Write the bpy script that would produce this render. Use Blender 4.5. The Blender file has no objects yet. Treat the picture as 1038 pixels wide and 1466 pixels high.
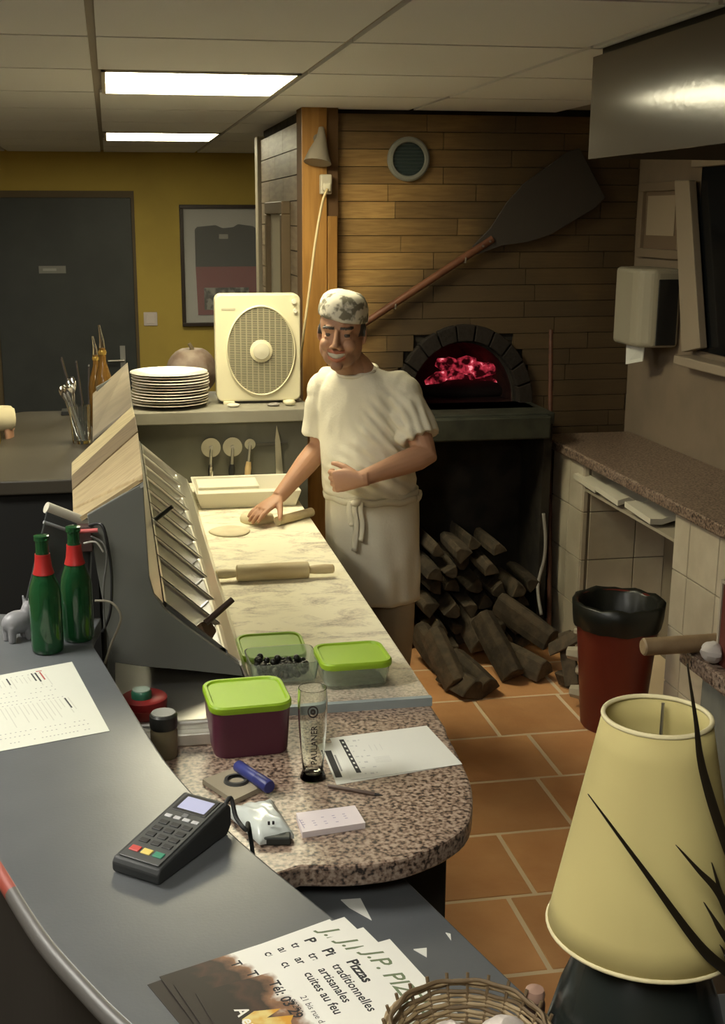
import bpy, bmesh, math, random
from mathutils import Vector, Matrix, noise as mnoise
rnd = random.Random(7)
V = Vector
PI = math.pi
S = bpy.context.scene
COL = S.collection

# ------------------------------------------------------------------ camera, world, exposure
F_PX, PX, PY = 1755.0, 473.0, 760.0            # focal length and principal point on the 1038 x 1466 frame
YAW, PITCH, HC = math.radians(9.97), math.radians(14.4), 2.0
cd = bpy.data.cameras.new('camera'); cam = bpy.data.objects.new('camera', cd); COL.objects.link(cam)
cam.location = (0, 0, HC); cam.rotation_euler = (PI/2 - PITCH, 0, -YAW)
cd.sensor_fit = 'VERTICAL'; cd.sensor_height = 36.0; cd.sensor_width = 36.0
cd.lens = F_PX/1466*36.0; cd.shift_x = (519-PX)/1466; cd.shift_y = (PY-733)/1466
cd.clip_start = 0.05; cd.clip_end = 60
S.camera = cam
w = bpy.data.worlds.new('night'); S.world = w; w.use_nodes = True
w.node_tree.nodes['Background'].inputs[0].default_value = (0.02, 0.025, 0.04, 1)
w.node_tree.nodes['Background'].inputs[1].default_value = 0.3
vs = S.view_settings; vs.view_transform = 'Standard'; vs.look = 'None'; vs.gamma = 1.0; vs.use_curve_mapping = False
vs.exposure = 1.18
LAMP_WARM, LAMP_NEUTRAL = (1.0, 0.92, 0.63), (1.0, 0.97, 0.87)      # tubes of two ages

FW = V((math.sin(YAW)*math.cos(PITCH), math.cos(YAW)*math.cos(PITCH), -math.sin(PITCH)))
RT = V((math.cos(YAW), -math.sin(YAW), 0)); DN = FW.cross(RT)
def at(x, y, X=None, Y=None, Z=None):
    """photo pixel + the plane the thing touches -> world point"""
    r = FW + RT*((x-PX)/F_PX) + DN*((y-PY)/F_PX); o = V((0, 0, HC))
    if X is not None: return o + r*(X/r.x)
    if Y is not None: return o + r*(Y/r.y)
    return o + r*((Z-HC)/r.z)

# ------------------------------------------------------------------ materials
MATS = {}
def nd(nt, t, **kw):
    n = nt.nodes.new(t)
    for k, v in kw.items(): setattr(n, k, v)
    return n
def M(name, col, rough=.6, metal=0., col2=None, scale=8., mix=(.4, .6), stretch=(1, 1, 1), rand=0., bump=0., bscale=60.,
      trans=0., ior=1.45, emit=None, estr=0., coords='world', spec=.5, detail=4., alpha=1., sss=0.):
    if name in MATS: return MATS[name]
    m = bpy.data.materials.new(name); m.use_nodes = True; nt = m.node_tree
    b = nt.nodes['Principled BSDF']; L = nt.links.new
    b.inputs['Base Color'].default_value = (*col, 1); b.inputs['Roughness'].default_value = rough
    b.inputs['Metallic'].default_value = metal; b.inputs['Specular IOR Level'].default_value = spec
    b.inputs['Transmission Weight'].default_value = trans; b.inputs['IOR'].default_value = ior
    b.inputs['Alpha'].default_value = alpha
    if emit: b.inputs['Emission Color'].default_value = (*emit, 1); b.inputs['Emission Strength'].default_value = estr
    src = None
    def coord():
        if coords == 'world': return nd(nt, 'ShaderNodeNewGeometry').outputs['Position']
        return nd(nt, 'ShaderNodeTexCoord').outputs['Object']
    mp = nd(nt, 'ShaderNodeMapping'); mp.inputs['Scale'].default_value = stretch; L(coord(), mp.inputs['Vector'])
    if col2:
        n = nd(nt, 'ShaderNodeTexNoise'); n.inputs['Scale'].default_value = scale; n.inputs['Detail'].default_value = detail
        L(mp.outputs[0], n.inputs['Vector'])
        r = nd(nt, 'ShaderNodeValToRGB'); r.color_ramp.elements[0].position = mix[0]; r.color_ramp.elements[1].position = mix[1]
        r.color_ramp.elements[0].color = (*col, 1); r.color_ramp.elements[1].color = (*col2, 1)
        L(n.outputs[0], r.inputs[0]); src = r.outputs[0]
    if rand:
        oi = nd(nt, 'ShaderNodeObjectInfo'); mr = nd(nt, 'ShaderNodeMapRange')
        mr.inputs['To Min'].default_value = 1-rand; mr.inputs['To Max'].default_value = 1+rand
        L(oi.outputs['Random'], mr.inputs['Value'])
        h = nd(nt, 'ShaderNodeHueSaturation'); L(mr.outputs[0], h.inputs['Value'])
        if src: L(src, h.inputs['Color'])
        else: h.inputs['Color'].default_value = (*col, 1)
        src = h.outputs[0]
    if src: L(src, b.inputs['Base Color'])
    if bump:
        n = nd(nt, 'ShaderNodeTexNoise'); n.inputs['Scale'].default_value = bscale; n.inputs['Detail'].default_value = 3
        L(mp.outputs[0], n.inputs['Vector'])
        bp = nd(nt, 'ShaderNodeBump'); bp.inputs['Strength'].default_value = bump; bp.inputs['Distance'].default_value = .01
        L(n.outputs[0], bp.inputs['Height']); L(bp.outputs[0], b.inputs['Normal'])
    MATS[name] = m
    return m

def granite(name, flour=False, dark=1.0):
    m = bpy.data.materials.new(name); m.use_nodes = True; nt = m.node_tree; L = nt.links.new; b = nt.nodes['Principled BSDF']
    p = nd(nt, 'ShaderNodeNewGeometry').outputs['Position']
    n1 = nd(nt, 'ShaderNodeTexNoise'); n1.inputs['Scale'].default_value = 115; n1.inputs['Detail'].default_value = 3; L(p, n1.inputs['Vector'])
    r1 = nd(nt, 'ShaderNodeValToRGB'); e = r1.color_ramp.elements
    e[0].position = .36; e[0].color = (.035*dark, .026*dark, .022*dark, 1); e[1].position = .47; e[1].color = (.24*dark, .16*dark, .115*dark, 1)
    a = r1.color_ramp.elements.new(.62); a.color = (.44*dark, .34*dark, .26*dark, 1)
    L(n1.outputs[0], r1.inputs[0]); out = r1.outputs[0]
    b.inputs['Roughness'].default_value = .3
    if flour:
        mp = nd(nt, 'ShaderNodeMapping'); mp.inputs['Scale'].default_value = (3.6, 6.5, 1); L(p, mp.inputs[0])
        n2 = nd(nt, 'ShaderNodeTexNoise'); n2.inputs['Scale'].default_value = 1.9; n2.inputs['Detail'].default_value = 9; n2.inputs['Roughness'].default_value = .72
        n2.inputs['Distortion'].default_value = .6; L(mp.outputs[0], n2.inputs['Vector'])
        r2 = nd(nt, 'ShaderNodeValToRGB'); e = r2.color_ramp.elements
        e[0].position = .36; e[0].color = (.40, .40, .40, 1); e[1].position = .52; e[1].color = (1, 1, 1, 1); L(n2.outputs[0], r2.inputs[0])
        # flour thins out toward the rounded end of the worktop
        sx = nd(nt, 'ShaderNodeSeparateXYZ'); L(p, sx.inputs[0])
        mr = nd(nt, 'ShaderNodeMapRange'); mr.inputs['From Min'].default_value = 2.58; mr.inputs['From Max'].default_value = 3.0
        mr.inputs['To Min'].default_value = .25; L(sx.outputs['Y'], mr.inputs['Value'])
        mu = nd(nt, 'ShaderNodeMath', operation='MULTIPLY'); L(r2.outputs[0], mu.inputs[0]); L(mr.outputs[0], mu.inputs[1])
        mx = nd(nt, 'ShaderNodeMix', data_type='RGBA'); L(mu.outputs[0], mx.inputs[0]); L(out, mx.inputs[6]); mx.inputs[7].default_value = (.86, .80, .60, 1)
        out = mx.outputs[2]; b.inputs['Roughness'].default_value = .75
    L(out, b.inputs['Base Color']); MATS[name] = m
    return m

ceil_m = M('ceiling_tile_board', (.84, .86, .89), .95, rand=.03, bump=.15, bscale=200)
tbar_m = M('ceiling_bar', (.36, .32, .28), .6)
ochre_m = M('ochre_paint', (.52, .38, .08), .75, col2=(.48, .35, .075), scale=3, bump=.05)
plaster_m = M('brown_plaster', (.23, .175, .12), .8, col2=(.19, .145, .10), scale=3, bump=.1, bscale=30)
left_m = M('left_paint', (.34, .25, .14), .8, col2=(.30, .22, .12), scale=2)
grout_m = M('grout', (.76, .60, .40), .9)
terra_m = M('terracotta', (.56, .27, .11), .42, col2=(.66, .35, .155), scale=5, mix=(.3, .7), rand=.14, bump=.2, bscale=25)
white_tile_m = M('white_glazed_tile', (.58, .52, .40), .35, col2=(.50, .44, .33), scale=6, rand=.05)
black_soot = M('soot', (.018, .015, .012), .9, col2=(.035, .028, .02), scale=9)
dark_m = M('dark_paint', (.012, .012, .011), .6)
door_m = M('charcoal_door', (.045, .050, .047), .5, col2=(.038, .042, .040), scale=4)
steel_m = M('brushed_steel', (.78, .76, .68), .30, .88, bump=.03, bscale=150)
steel_dull = M('dull_steel', (.46, .45, .41), .42, 1.)
hood_m = M('hood_steel', (.15, .13, .105), .13, 0., spec=.3, bump=.02, bscale=40)
chrome_m = M('chrome', (.8, .8, .78), .08, 1.)
bargrey_m = M('grey_laminate', (.118, .125, .130), .30, col2=(.104, .111, .116), scale=5, bump=.02, bscale=200)
railgrey_m = M('grey_panel', (.15, .153, .132), .5, col2=(.135, .138, .12), scale=4)
shelfgrey_m = M('shelf_grey', (.30, .28, .22), .5, col2=(.26, .24, .19), scale=6)
panelgrey_m = M('panel_grey_green', (.115, .11, .082), .6, col2=(.10, .095, .07), scale=6)
farbar_m = M('brown_laminate', (.062, .052, .036), .45, col2=(.055, .046, .032), scale=5)
cream_pl = M('cream_plastic', (.72, .66, .45), .45)
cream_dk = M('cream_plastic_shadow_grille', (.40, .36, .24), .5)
white_pl = M('white_plastic', (.72, .68, .55), .45)
porcelain = M('porcelain', (.78, .74, .62), .22)
paper_m = M('paper', (.74, .74, .68), .8)
paper_pink = M('pink_white_paper', (.78, .70, .70), .8)
ink_m = M('ink', (.03, .03, .03), .8)
ink_grey = M('grey_ink', (.30, .30, .28), .8)
ink_red = M('red_ink', (.35, .06, .05), .8)
ink_green = M('olive_ink', (.16, .20, .11), .8)
lime_m = M('lime_lid', (.29, .47, .018), .5)
clear_pl = M('frosted_clear_plastic', (.80, .88, .80), .18, trans=.9, ior=1.3)
purple_m = M('purple_plastic', (.105, .025, .045), .42)
glass_m = M('clear_glass', (.95, .97, .93), .03, trans=1.0, ior=1.45)
greenglass_m = M('green_bottle_glass', (.015, .085, .028), .07, trans=.35, ior=1.5)
amber_m = M('amber_glass', (.20, .10, .022), .12, trans=.35)
redfoil_m = M('red_foil', (.36, .02, .018), .38)
black_pl = M('black_plastic', (.018, .018, .018), .4)
rubber_m = M('dark_rubber', (.03, .032, .032), .55)
olive_m = M('black_olive', (.012, .011, .008), .28)
wood_pale = M('pale_wood', (.60, .44, .22), .5, col2=(.52, .36, .17), scale=30, stretch=(.2, 1, 1))
wood_flour = M('floury_wood', (.66, .56, .34), .6, col2=(.56, .44, .24), scale=25, stretch=(.2, 1, 1))
wood_orange = M('orange_wood', (.42, .215, .055), .42, col2=(.33, .16, .038), scale=7, stretch=(6, 6, .5), detail=6)
wood_dark = M('dark_red_wood', (.10, .035, .018), .55, col2=(.07, .025, .012), scale=20)
bark_m = M('split_log', (.085, .062, .038), .9, col2=(.05, .038, .024), scale=18, rand=.3, bump=.4, bscale=40)
skin_arm = None

def wall_wood(name):
    m = bpy.data.materials.new(name); m.use_nodes = True; nt = m.node_tree; L = nt.links.new; b = nt.nodes['Principled BSDF']
    p = nd(nt, 'ShaderNodeNewGeometry').outputs['Position']; oi = nd(nt, 'ShaderNodeObjectInfo')
    mp = nd(nt, 'ShaderNodeMapping'); mp.inputs['Scale'].default_value = (1.2, 1.2, 14); L(p, mp.inputs[0])
    n = nd(nt, 'ShaderNodeTexNoise'); n.inputs['Scale'].default_value = 5; n.inputs['Detail'].default_value = 6; n.inputs['Distortion'].default_value = 1.0; L(mp.outputs[0], n.inputs['Vector'])
    r = nd(nt, 'ShaderNodeValToRGB'); e = r.color_ramp.elements; e[0].position = .3; e[0].color = (.32, .18, .058, 1); e[1].position = .7; e[1].color = (.50, .305, .105, 1)
    L(n.outputs[0], r.inputs[0])
    mr = nd(nt, 'ShaderNodeMapRange'); mr.inputs['To Min'].default_value = .68; mr.inputs['To Max'].default_value = 1.22; L(oi.outputs['Random'], mr.inputs['Value'])
    h = nd(nt, 'ShaderNodeHueSaturation'); L(mr.outputs[0], h.inputs['Value']); L(r.outputs[0], h.inputs['Color'])
    # soot around the oven mouth; ragged darkening to the right and up to the ceiling
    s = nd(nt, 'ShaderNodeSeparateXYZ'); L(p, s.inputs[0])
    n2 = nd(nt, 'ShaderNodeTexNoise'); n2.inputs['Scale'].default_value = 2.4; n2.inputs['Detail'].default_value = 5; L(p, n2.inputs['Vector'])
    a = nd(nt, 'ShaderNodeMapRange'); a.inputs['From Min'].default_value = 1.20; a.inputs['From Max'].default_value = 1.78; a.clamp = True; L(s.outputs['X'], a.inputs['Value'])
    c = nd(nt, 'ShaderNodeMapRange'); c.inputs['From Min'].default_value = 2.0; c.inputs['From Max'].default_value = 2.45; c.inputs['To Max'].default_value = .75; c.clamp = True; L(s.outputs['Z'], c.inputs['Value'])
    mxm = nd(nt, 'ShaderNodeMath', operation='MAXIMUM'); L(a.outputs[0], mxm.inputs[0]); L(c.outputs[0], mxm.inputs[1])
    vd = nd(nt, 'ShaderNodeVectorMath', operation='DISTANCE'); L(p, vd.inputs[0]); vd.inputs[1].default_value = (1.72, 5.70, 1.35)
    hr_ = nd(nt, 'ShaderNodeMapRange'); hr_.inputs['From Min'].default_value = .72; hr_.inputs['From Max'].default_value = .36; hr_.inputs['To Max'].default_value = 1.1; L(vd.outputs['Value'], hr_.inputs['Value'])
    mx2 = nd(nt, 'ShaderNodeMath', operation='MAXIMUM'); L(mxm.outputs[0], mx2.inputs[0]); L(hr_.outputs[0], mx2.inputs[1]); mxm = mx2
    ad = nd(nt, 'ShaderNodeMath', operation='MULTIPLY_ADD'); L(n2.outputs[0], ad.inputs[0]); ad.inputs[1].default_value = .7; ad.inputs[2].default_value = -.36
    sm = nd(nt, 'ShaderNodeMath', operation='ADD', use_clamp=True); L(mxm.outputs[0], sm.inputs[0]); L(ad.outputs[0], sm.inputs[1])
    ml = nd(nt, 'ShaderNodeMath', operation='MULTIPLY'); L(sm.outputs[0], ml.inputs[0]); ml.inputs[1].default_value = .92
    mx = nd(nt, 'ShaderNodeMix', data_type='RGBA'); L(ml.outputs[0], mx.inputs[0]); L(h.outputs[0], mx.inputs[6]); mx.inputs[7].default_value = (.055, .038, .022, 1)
    L(mx.outputs[2], b.inputs['Base Color']); b.inputs['Roughness'].default_value = .5; MATS[name] = m
    return m
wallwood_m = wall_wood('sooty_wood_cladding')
return_m = M('weathered_cladding', (.27, .21, .14), .45, col2=(.20, .15, .10), scale=6, stretch=(1, 1, 8), rand=.15)
gran_m = granite('granite'); gran_f = granite('floured_granite', True); gran_d = granite('dark_granite', False, .75)

# ------------------------------------------------------------------ mesh helpers
class MB:
    def __init__(s): s.v = []; s.f = []
    def add(s, vs_, fs):
        o = len(s.v); s.v += [V(p) for p in vs_]; s.f += [tuple(i+o for i in f) for f in fs]; return s
    def box(s, c, d, R=None):
        x, y, z = d[0]/2, d[1]/2, d[2]/2; c = V(c)
        q = [V(p) for p in ((-x, -y, -z), (x, -y, -z), (x, y, -z), (-x, y, -z), (-x, -y, z), (x, -y, z), (x, y, z), (-x, y, z))]
        if R is not None: q = [R @ p for p in q]
        return s.add([c+p for p in q], [(0, 3, 2, 1), (4, 5, 6, 7), (0, 1, 5, 4), (1, 2, 6, 5), (2, 3, 7, 6), (3, 0, 4, 7)])
    def bb(s, x0, x1, y0, y1, z0, z1): return s.box(((x0+x1)/2, (y0+y1)/2, (z0+z1)/2), (abs(x1-x0), abs(y1-y0), abs(z1-z0)))
    def rings(s, rr, cap0=True, cap1=True, close=False):
        n = len(rr[0]); vs_ = [p for r in rr for p in r]; fs = []; m = len(rr)
        for i in range(m if close else m-1):
            for j in range(n):
                a, b2 = i*n+j, i*n+(j+1) % n; c, d = ((i+1) % m)*n+(j+1) % n, ((i+1) % m)*n+j
                fs.append((a, b2, c, d))
        if not close:
            if cap0: fs.append(tuple(reversed(range(n))))
            if cap1: fs.append(tuple((m-1)*n+j for j in range(n)))
        return s.add(vs_, fs)
    def limb(s, pts, rad, n=14, ref=None, flat=1., cap=True):
        """tube through pts; rad = radius or list (or list of (side, up)); ref orients the 'side' axis"""
        pts = [V(p) for p in pts]; m = len(pts); rr = []
        rad = rad if isinstance(rad, (list, tuple)) else [rad]*m
        T = [(pts[min(i+1, m-1)]-pts[max(i-1, 0)]).normalized() for i in range(m)]
        u = V(ref) if ref is not None else (V((0, 0, 1)) if abs(T[0].z) < .9 else V((1, 0, 0)))
        u = (u - T[0]*u.dot(T[0])).normalized()
        for i in range(m):
            u = (u - T[i]*u.dot(T[i])).normalized(); v2 = T[i].cross(u)
            r = rad[i]; ru, rv = (r if isinstance(r, (list, tuple)) else (r, r*flat))
            rr.append([pts[i] + u*(ru*math.cos(2*PI*k/n)) + v2*(rv*math.sin(2*PI*k/n)) for k in range(n)])
        return s.rings(rr, cap, cap)
    def cyl(s, p0, p1, r0, r1=None, n=20): return s.limb([p0, p1], [r0, r0 if r1 is None else r1], n)
    def lathe(s, prof, c=(0, 0, 0), n=28, cap0=True, cap1=True, sx=1., sy=1., tilt=None):
        c = V(c); rr = []
        for r, z in prof:
            ring = [V((r*sx*math.cos(2*PI*k/n), r*sy*math.sin(2*PI*k/n), z)) for k in range(n)]
            if tilt is not None: ring = [tilt @ p for p in ring]
            rr.append([c+p for p in ring])
        return s.rings(rr, cap0, cap1)
    def ell(s, c, r, R=None, n=16, m=10):
        c = V(c); rr = []
        for i in range(m+1):
            t = PI*(i+.02)/(m+.04) - PI/2; ring = []
            for k in range(n):
                p = V((r[0]*math.cos(t)*math.cos(2*PI*k/n), r[1]*math.cos(t)*math.sin(2*PI*k/n), r[2]*math.sin(t)))
                ring.append(c + (R @ p if R is not None else p))
            rr.append(ring)
        return s.rings(rr)
    def prism(s, poly, z0, z1):
        n = len(poly); vs_ = [V((p[0], p[1], z0)) for p in poly]+[V((p[0], p[1], z1)) for p in poly]
        fs = [tuple(reversed(range(n))), tuple(range(n, 2*n))]+[(i, (i+1) % n, n+(i+1) % n, n+i) for i in range(n)]
        return s.add(vs_, fs)
    def slab(s, poly3, off):
        """a flat 3D polygon given thickness by the vector off"""
        n = len(poly3); off = V(off); vs_ = [V(p) for p in poly3]+[V(p)+off for p in poly3]
        return s.add(vs_, [tuple(reversed(range(n))), tuple(range(n, 2*n))]+[(i, (i+1) % n, n+(i+1) % n, n+i) for i in range(n)])
    def xf(s, Mx): s.v = [Mx @ p for p in s.v]; return s
    def mesh(s, name, smooth=None):
        me = bpy.data.meshes.new(name); me.from_pydata([tuple(p) for p in s.v], [], s.f); me.update()
        bm = bmesh.new(); bm.from_mesh(me); bmesh.ops.recalc_face_normals(bm, faces=bm.faces); bm.to_mesh(me); bm.free()
        if smooth:
            me.shade_smooth(); me.set_sharp_from_angle(angle=math.radians(smooth))
        return me
    def build(s, name, mat, parent=None, smooth=None, bevel=0., segs=2, w=False, kind=None, label=None):
        me = s.mesh(name, 180 if (smooth is True) else smooth)
        return place(name, me, mat, parent, bevel, segs, w, kind, label)
def place(name, me, mat, parent=None, bevel=0., segs=2, w=False, kind=None, label=None):
    o = bpy.data.objects.new(name, me); COL.objects.link(o)
    if mat and not me.materials: me.materials.append(mat)
    if parent:
        o.parent = parent
        if w: o.matrix_parent_inverse = (chain(parent)).inverted()
    if bevel:
        b = o.modifiers.new('bevel', 'BEVEL'); b.width = bevel; b.segments = segs; b.limit_method = 'ANGLE'; b.angle_limit = math.radians(38)
    if kind: o['kind'] = kind
    if label: o['label'] = label
    return o
def chain(o):
    m = Matrix.LocRotScale(o.location, o.rotation_euler, o.scale)
    if o.parent: m = chain(o.parent) @ o.matrix_parent_inverse @ m
    return m
def thing(name, label, cat, loc=(0, 0, 0), rot=(0, 0, 0), group=None):
    o = bpy.data.objects.new(name, None); COL.objects.link(o); o.empty_display_size = .05
    o.location = loc; o.rotation_euler = rot; return tag(o, label, cat, group)
def tag(o, label, cat, group=None):
    o['label'] = label; o['category'] = cat
    if group: o['group'] = group
    return o
def struct(o): o['kind'] = 'structure'; return o
def copy_tree(o, parent=None):
    c = o.copy(); COL.objects.link(c)
    if parent: c.parent = parent
    for ch in list(o.children): copy_tree(ch, c)
    return c
def text(s, size, mat, parent, loc, rot=(0, 0, 0), name='lettering', align='LEFT', shear=0., w=False, bold=0., sx=1.):
    cu = bpy.data.curves.new(name, 'FONT'); cu.body = s; cu.size = size; cu.align_x = align; cu.shear = shear; cu.offset = bold; cu.resolution_u = 2
    t = bpy.data.objects.new(name+'_t', cu); COL.objects.link(t); bpy.context.view_layer.update()
    me = bpy.data.meshes.new_from_object(t.evaluated_get(bpy.context.evaluated_depsgraph_get()))
    bpy.data.objects.remove(t); bpy.data.curves.remove(cu); me.name = name; me.materials.clear()
    o = place(name, me, mat, parent, w=w)
    o.location = loc; o.rotation_euler = rot; o.scale = (sx, 1, 1)
    return o
def remesh(mb, voxel, it=4, fac=.5):
    me = mb.mesh('raw'); o = bpy.data.objects.new('raw', me); COL.objects.link(o)
    r = o.modifiers.new('r', 'REMESH'); r.mode = 'VOXEL'; r.voxel_size = voxel
    if it:
        sm = o.modifiers.new('s', 'SMOOTH'); sm.factor = fac; sm.iterations = it
    bpy.context.view_layer.update()
    out = bpy.data.meshes.new_from_object(o.evaluated_get(bpy.context.evaluated_depsgraph_get()))
    bpy.data.objects.remove(o); bpy.data.meshes.remove(me); out.shade_smooth(); out.materials.clear()
    return out
def rrect(w_, d_, r, n=5, cx=0, cy=0):
    out = []
    for (sx, sy, a0) in ((1, 1, 0), (-1, 1, 90), (-1, -1, 180), (1, -1, 270)):
        for k in range(n+1):
            a = math.radians(a0+90*k/n); out.append((cx+sx*(w_/2-r)+r*math.cos(a), cy+sy*(d_/2-r)+r*math.sin(a)))
    return out
def spline(pts, n=8):
    pts = [V(p) for p in pts]; out = []
    for i in range(len(pts)-1):
        p0, p1, p2, p3 = pts[max(i-1, 0)], pts[i], pts[i+1], pts[min(i+2, len(pts)-1)]
        for k in range(n):
            t = k/n
            out.append(.5*((2*p1)+(p2-p0)*t+(2*p0-5*p1+4*p2-p3)*t*t+(3*p1-p0-3*p2+p3)*t**3))
    return out+[pts[-1]]
def Rz(a): return Matrix.Rotation(a, 3, 'Z')
def Rx(a): return Matrix.Rotation(a, 3, 'X')
def Ry(a): return Matrix.Rotation(a, 3, 'Y')

# ------------------------------------------------------------------ room shell
ZC, YO, XR, YB, XL, YN = 2.466, 5.70, 2.49, 9.76, -3.6, -1.8
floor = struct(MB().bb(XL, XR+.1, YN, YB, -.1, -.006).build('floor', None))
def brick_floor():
    m = bpy.data.materials.new('shaded_tile_floor'); m.use_nodes = True; nt = m.node_tree; L = nt.links.new; b = nt.nodes['Principled BSDF']
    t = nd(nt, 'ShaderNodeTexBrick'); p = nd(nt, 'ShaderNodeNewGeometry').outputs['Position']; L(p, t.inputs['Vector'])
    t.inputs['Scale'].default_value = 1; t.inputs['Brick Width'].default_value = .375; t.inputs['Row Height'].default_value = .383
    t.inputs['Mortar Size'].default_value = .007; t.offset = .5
    t.inputs['Color1'].default_value = (.048, .037, .026, 1); t.inputs['Color2'].default_value = (.058, .044, .031, 1); t.inputs['Mortar'].default_value = (.02, .016, .012, 1)  # dining-side floor lies unlit; that shade is put into the dark tile colours
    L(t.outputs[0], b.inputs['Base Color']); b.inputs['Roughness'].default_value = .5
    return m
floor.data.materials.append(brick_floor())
gb = MB().bb(.55, XR, 1.6, YO, -.02, -.0012).build('grout_bed', grout_m, floor)
offs = {0: 1.106, 1: 1.195, 2: 1.465, 3: 1.56, 4: 1.446}
tile_me = MB().box((0, 0, -.006), (.361, .369, .012)).mesh('floor_tile')
for r in range(-3, 8):
    y0 = 2.80+.382*r; x0 = offs.get(r, 1.1+.17*((r*7) % 5)); k0 = math.ceil((.55-x0)/.374)
    for k in range(k0, 8):
        x = x0+.374*k+.187
        if x+.18 > XR: break
        o = place('floor_tile', tile_me, terra_m, floor, bevel=.003, segs=1); o.location = (x, y0+.191, rnd.uniform(-.0005, .0015))
ceiling = struct(MB().bb(XL, XR+.1, YN, YB+.1, ZC+.012, ZC+.12).build('ceiling', tbar_m))
PXC, PYC, XC0, YC0 = .70, .775, -.022, 4.34
lightcells = {(0, 0), (0, 4), (-2, -3), (-4, 1), (-1, -6)}
ct = MB().box((0, 0, 0), (PXC-.022, PYC-.022, .012)).mesh('ceiling_tile')
for i in range(-5, 4):
    for j in range(-8, 7):
        if (i, j) in lightcells: continue
        x, y = XC0+PXC*(i+.5), YC0+PYC*(j+.5)
        if x-PXC/2 < XL or x+PXC/2 > XR+.13 or y+PYC/2 > YB+.2 or y-PYC/2 < YN: continue
        o = place('ceiling_tile', ct, ceil_m, ceiling); o.location = (x, y, ZC+.006)
def wall(name, b, mat): return struct(MB().bb(*b).build(name, mat))
wall('wall_back', (XL, XR, YB, YB+.1, -.1, ZC+.1), ochre_m)
wall_right = wall('wall_right', (XR, XR+.1, YN, YB, -.1, ZC+.1), plaster_m)
wall('wall_left', (XL-.1, XL, YN, YB, -.1, ZC+.1), left_m)
wall('wall_near', (XL, XR, YN-.1, YN, -.1, ZC+.1), left_m)

def ceiling_light(x0, y0, w_, d_, label, colr, power):
    t = thing('ceiling_light', label, 'ceiling light', (x0+w_/2, y0+d_/2, ZC), group='square recessed ceiling lights')
    fr = MB(); e = .014
    for a in ((-w_/2, w_/2, -d_/2, -d_/2+e), (-w_/2, w_/2, d_/2-e, d_/2), (-w_/2, -w_/2+e, -d_/2, d_/2), (w_/2-e, w_/2, -d_/2, d_/2)):
        fr.bb(*a, -.006, .02)
    fr.build('frame', M('light_frame', (.6, .57, .5), .4), t)
    em = M('lit_diffuser_%.2f_%.1f' % (colr[2], power), (1, 1, 1), .5, emit=colr, estr=power)
    for k in range(4):
        a = -w_/2+e+(w_-2*e)*k/4
        MB().bb(a+.002, a+(w_-2*e)/4-.002, -d_/2+e, d_/2-e, .001, .010).build('diffuser_panel', em, t)
    return t
for i, j, lb, cl, pw in ((0, 0, 'lit square ceiling light above the pizza counter', LAMP_WARM, 11.), (0, 4, 'lit square ceiling light near the yellow back wall', LAMP_WARM, 8.),
                 (-2, -3, 'lit square ceiling light above the dining side of the grey bar', LAMP_NEUTRAL, 15.), (-1, -6, 'lit square ceiling light close to the near wall', LAMP_NEUTRAL, 10.), (-4, 1, 'added unseen fill light in the ceiling far out over the dining side', LAMP_NEUTRAL, 14.)):  # last panel is unseen, added as fill for ceiling and wall bounce
    ceiling_light(XC0+PXC*i+.02, YC0+PYC*j+.006, PXC-.032, PYC-.012, lb, cl, pw)

# oven wall: solid pieces around the oven mouth and wood store, clad in wooden planks
OXL, OXR = 1.33, 1.99
ARCH = (at(664, 560, Y=YO-.02).x, at(664, 590, Y=YO-.02).z+.03, .265*1.28, .30*1.28)
wo = MB(); wo.bb(.875, OXL, YO+.02, YO+.14, 0, ZC+.02).bb(OXR, XR, YO+.02, YO+.14, 0, ZC+.02).bb(OXL, OXR, YO+.02, YO+.14, 1.42, ZC+.02)
wall_oven = struct(wo.build('wall_oven', black_soot))
ph = .0765
pm = {}
def plank_mesh(L_):
    k = round(L_, 3)
    if k not in pm: pm[k] = MB().box((0, 0, 0), (L_-.003, .02, ph-.003)).mesh('plank')
    return pm[k]
for r in range(int(ZC/ph)+1):
    z = r*ph+ph/2; x = 1.035 - rnd.random()*.35
    if z+ph/2 > ZC+.02: break
    while x < XR:
        L_ = rnd.choice((.42, .5, .58)); a, b_ = max(x, 1.035), min(x+L_, XR); x += L_
        segs = [(a, b_)]
        if z < 1.46:
            segs = []
            dz_ = (z-ph/2-ARCH[1])/ARCH[3]; ext = ARCH[2]*math.sqrt(max(0, 1-dz_*dz_)) if dz_ > 0 else 9
            xl, xr = max(OXL, ARCH[0]-ext), min(OXR, ARCH[0]+ext)
            if a < xl-.02: segs.append((a, min(b_, xl)))
            if b_ > xr+.02: segs.append((max(a, xr), b_))
        for (p, q) in segs:
            if q-p < .03: continue
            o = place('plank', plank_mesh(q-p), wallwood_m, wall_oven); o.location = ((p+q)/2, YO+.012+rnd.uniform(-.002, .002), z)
# orange timber post at the corner
tr = struct(MB().bb(.863, 1.028, YO-.05, YO+.10, 0, ZC).build('trim_1', M('post_core', (.12, .06, .02), .7)))
MB().bb(.862, .975, YO-.066, YO-.05, 0, ZC).build('board', wood_orange, tr, bevel=.003)
MB().bb(.978, 1.022, YO-.074, YO-.05, 0, 2.0).build('board', wood_orange, tr, bevel=.003)
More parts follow.
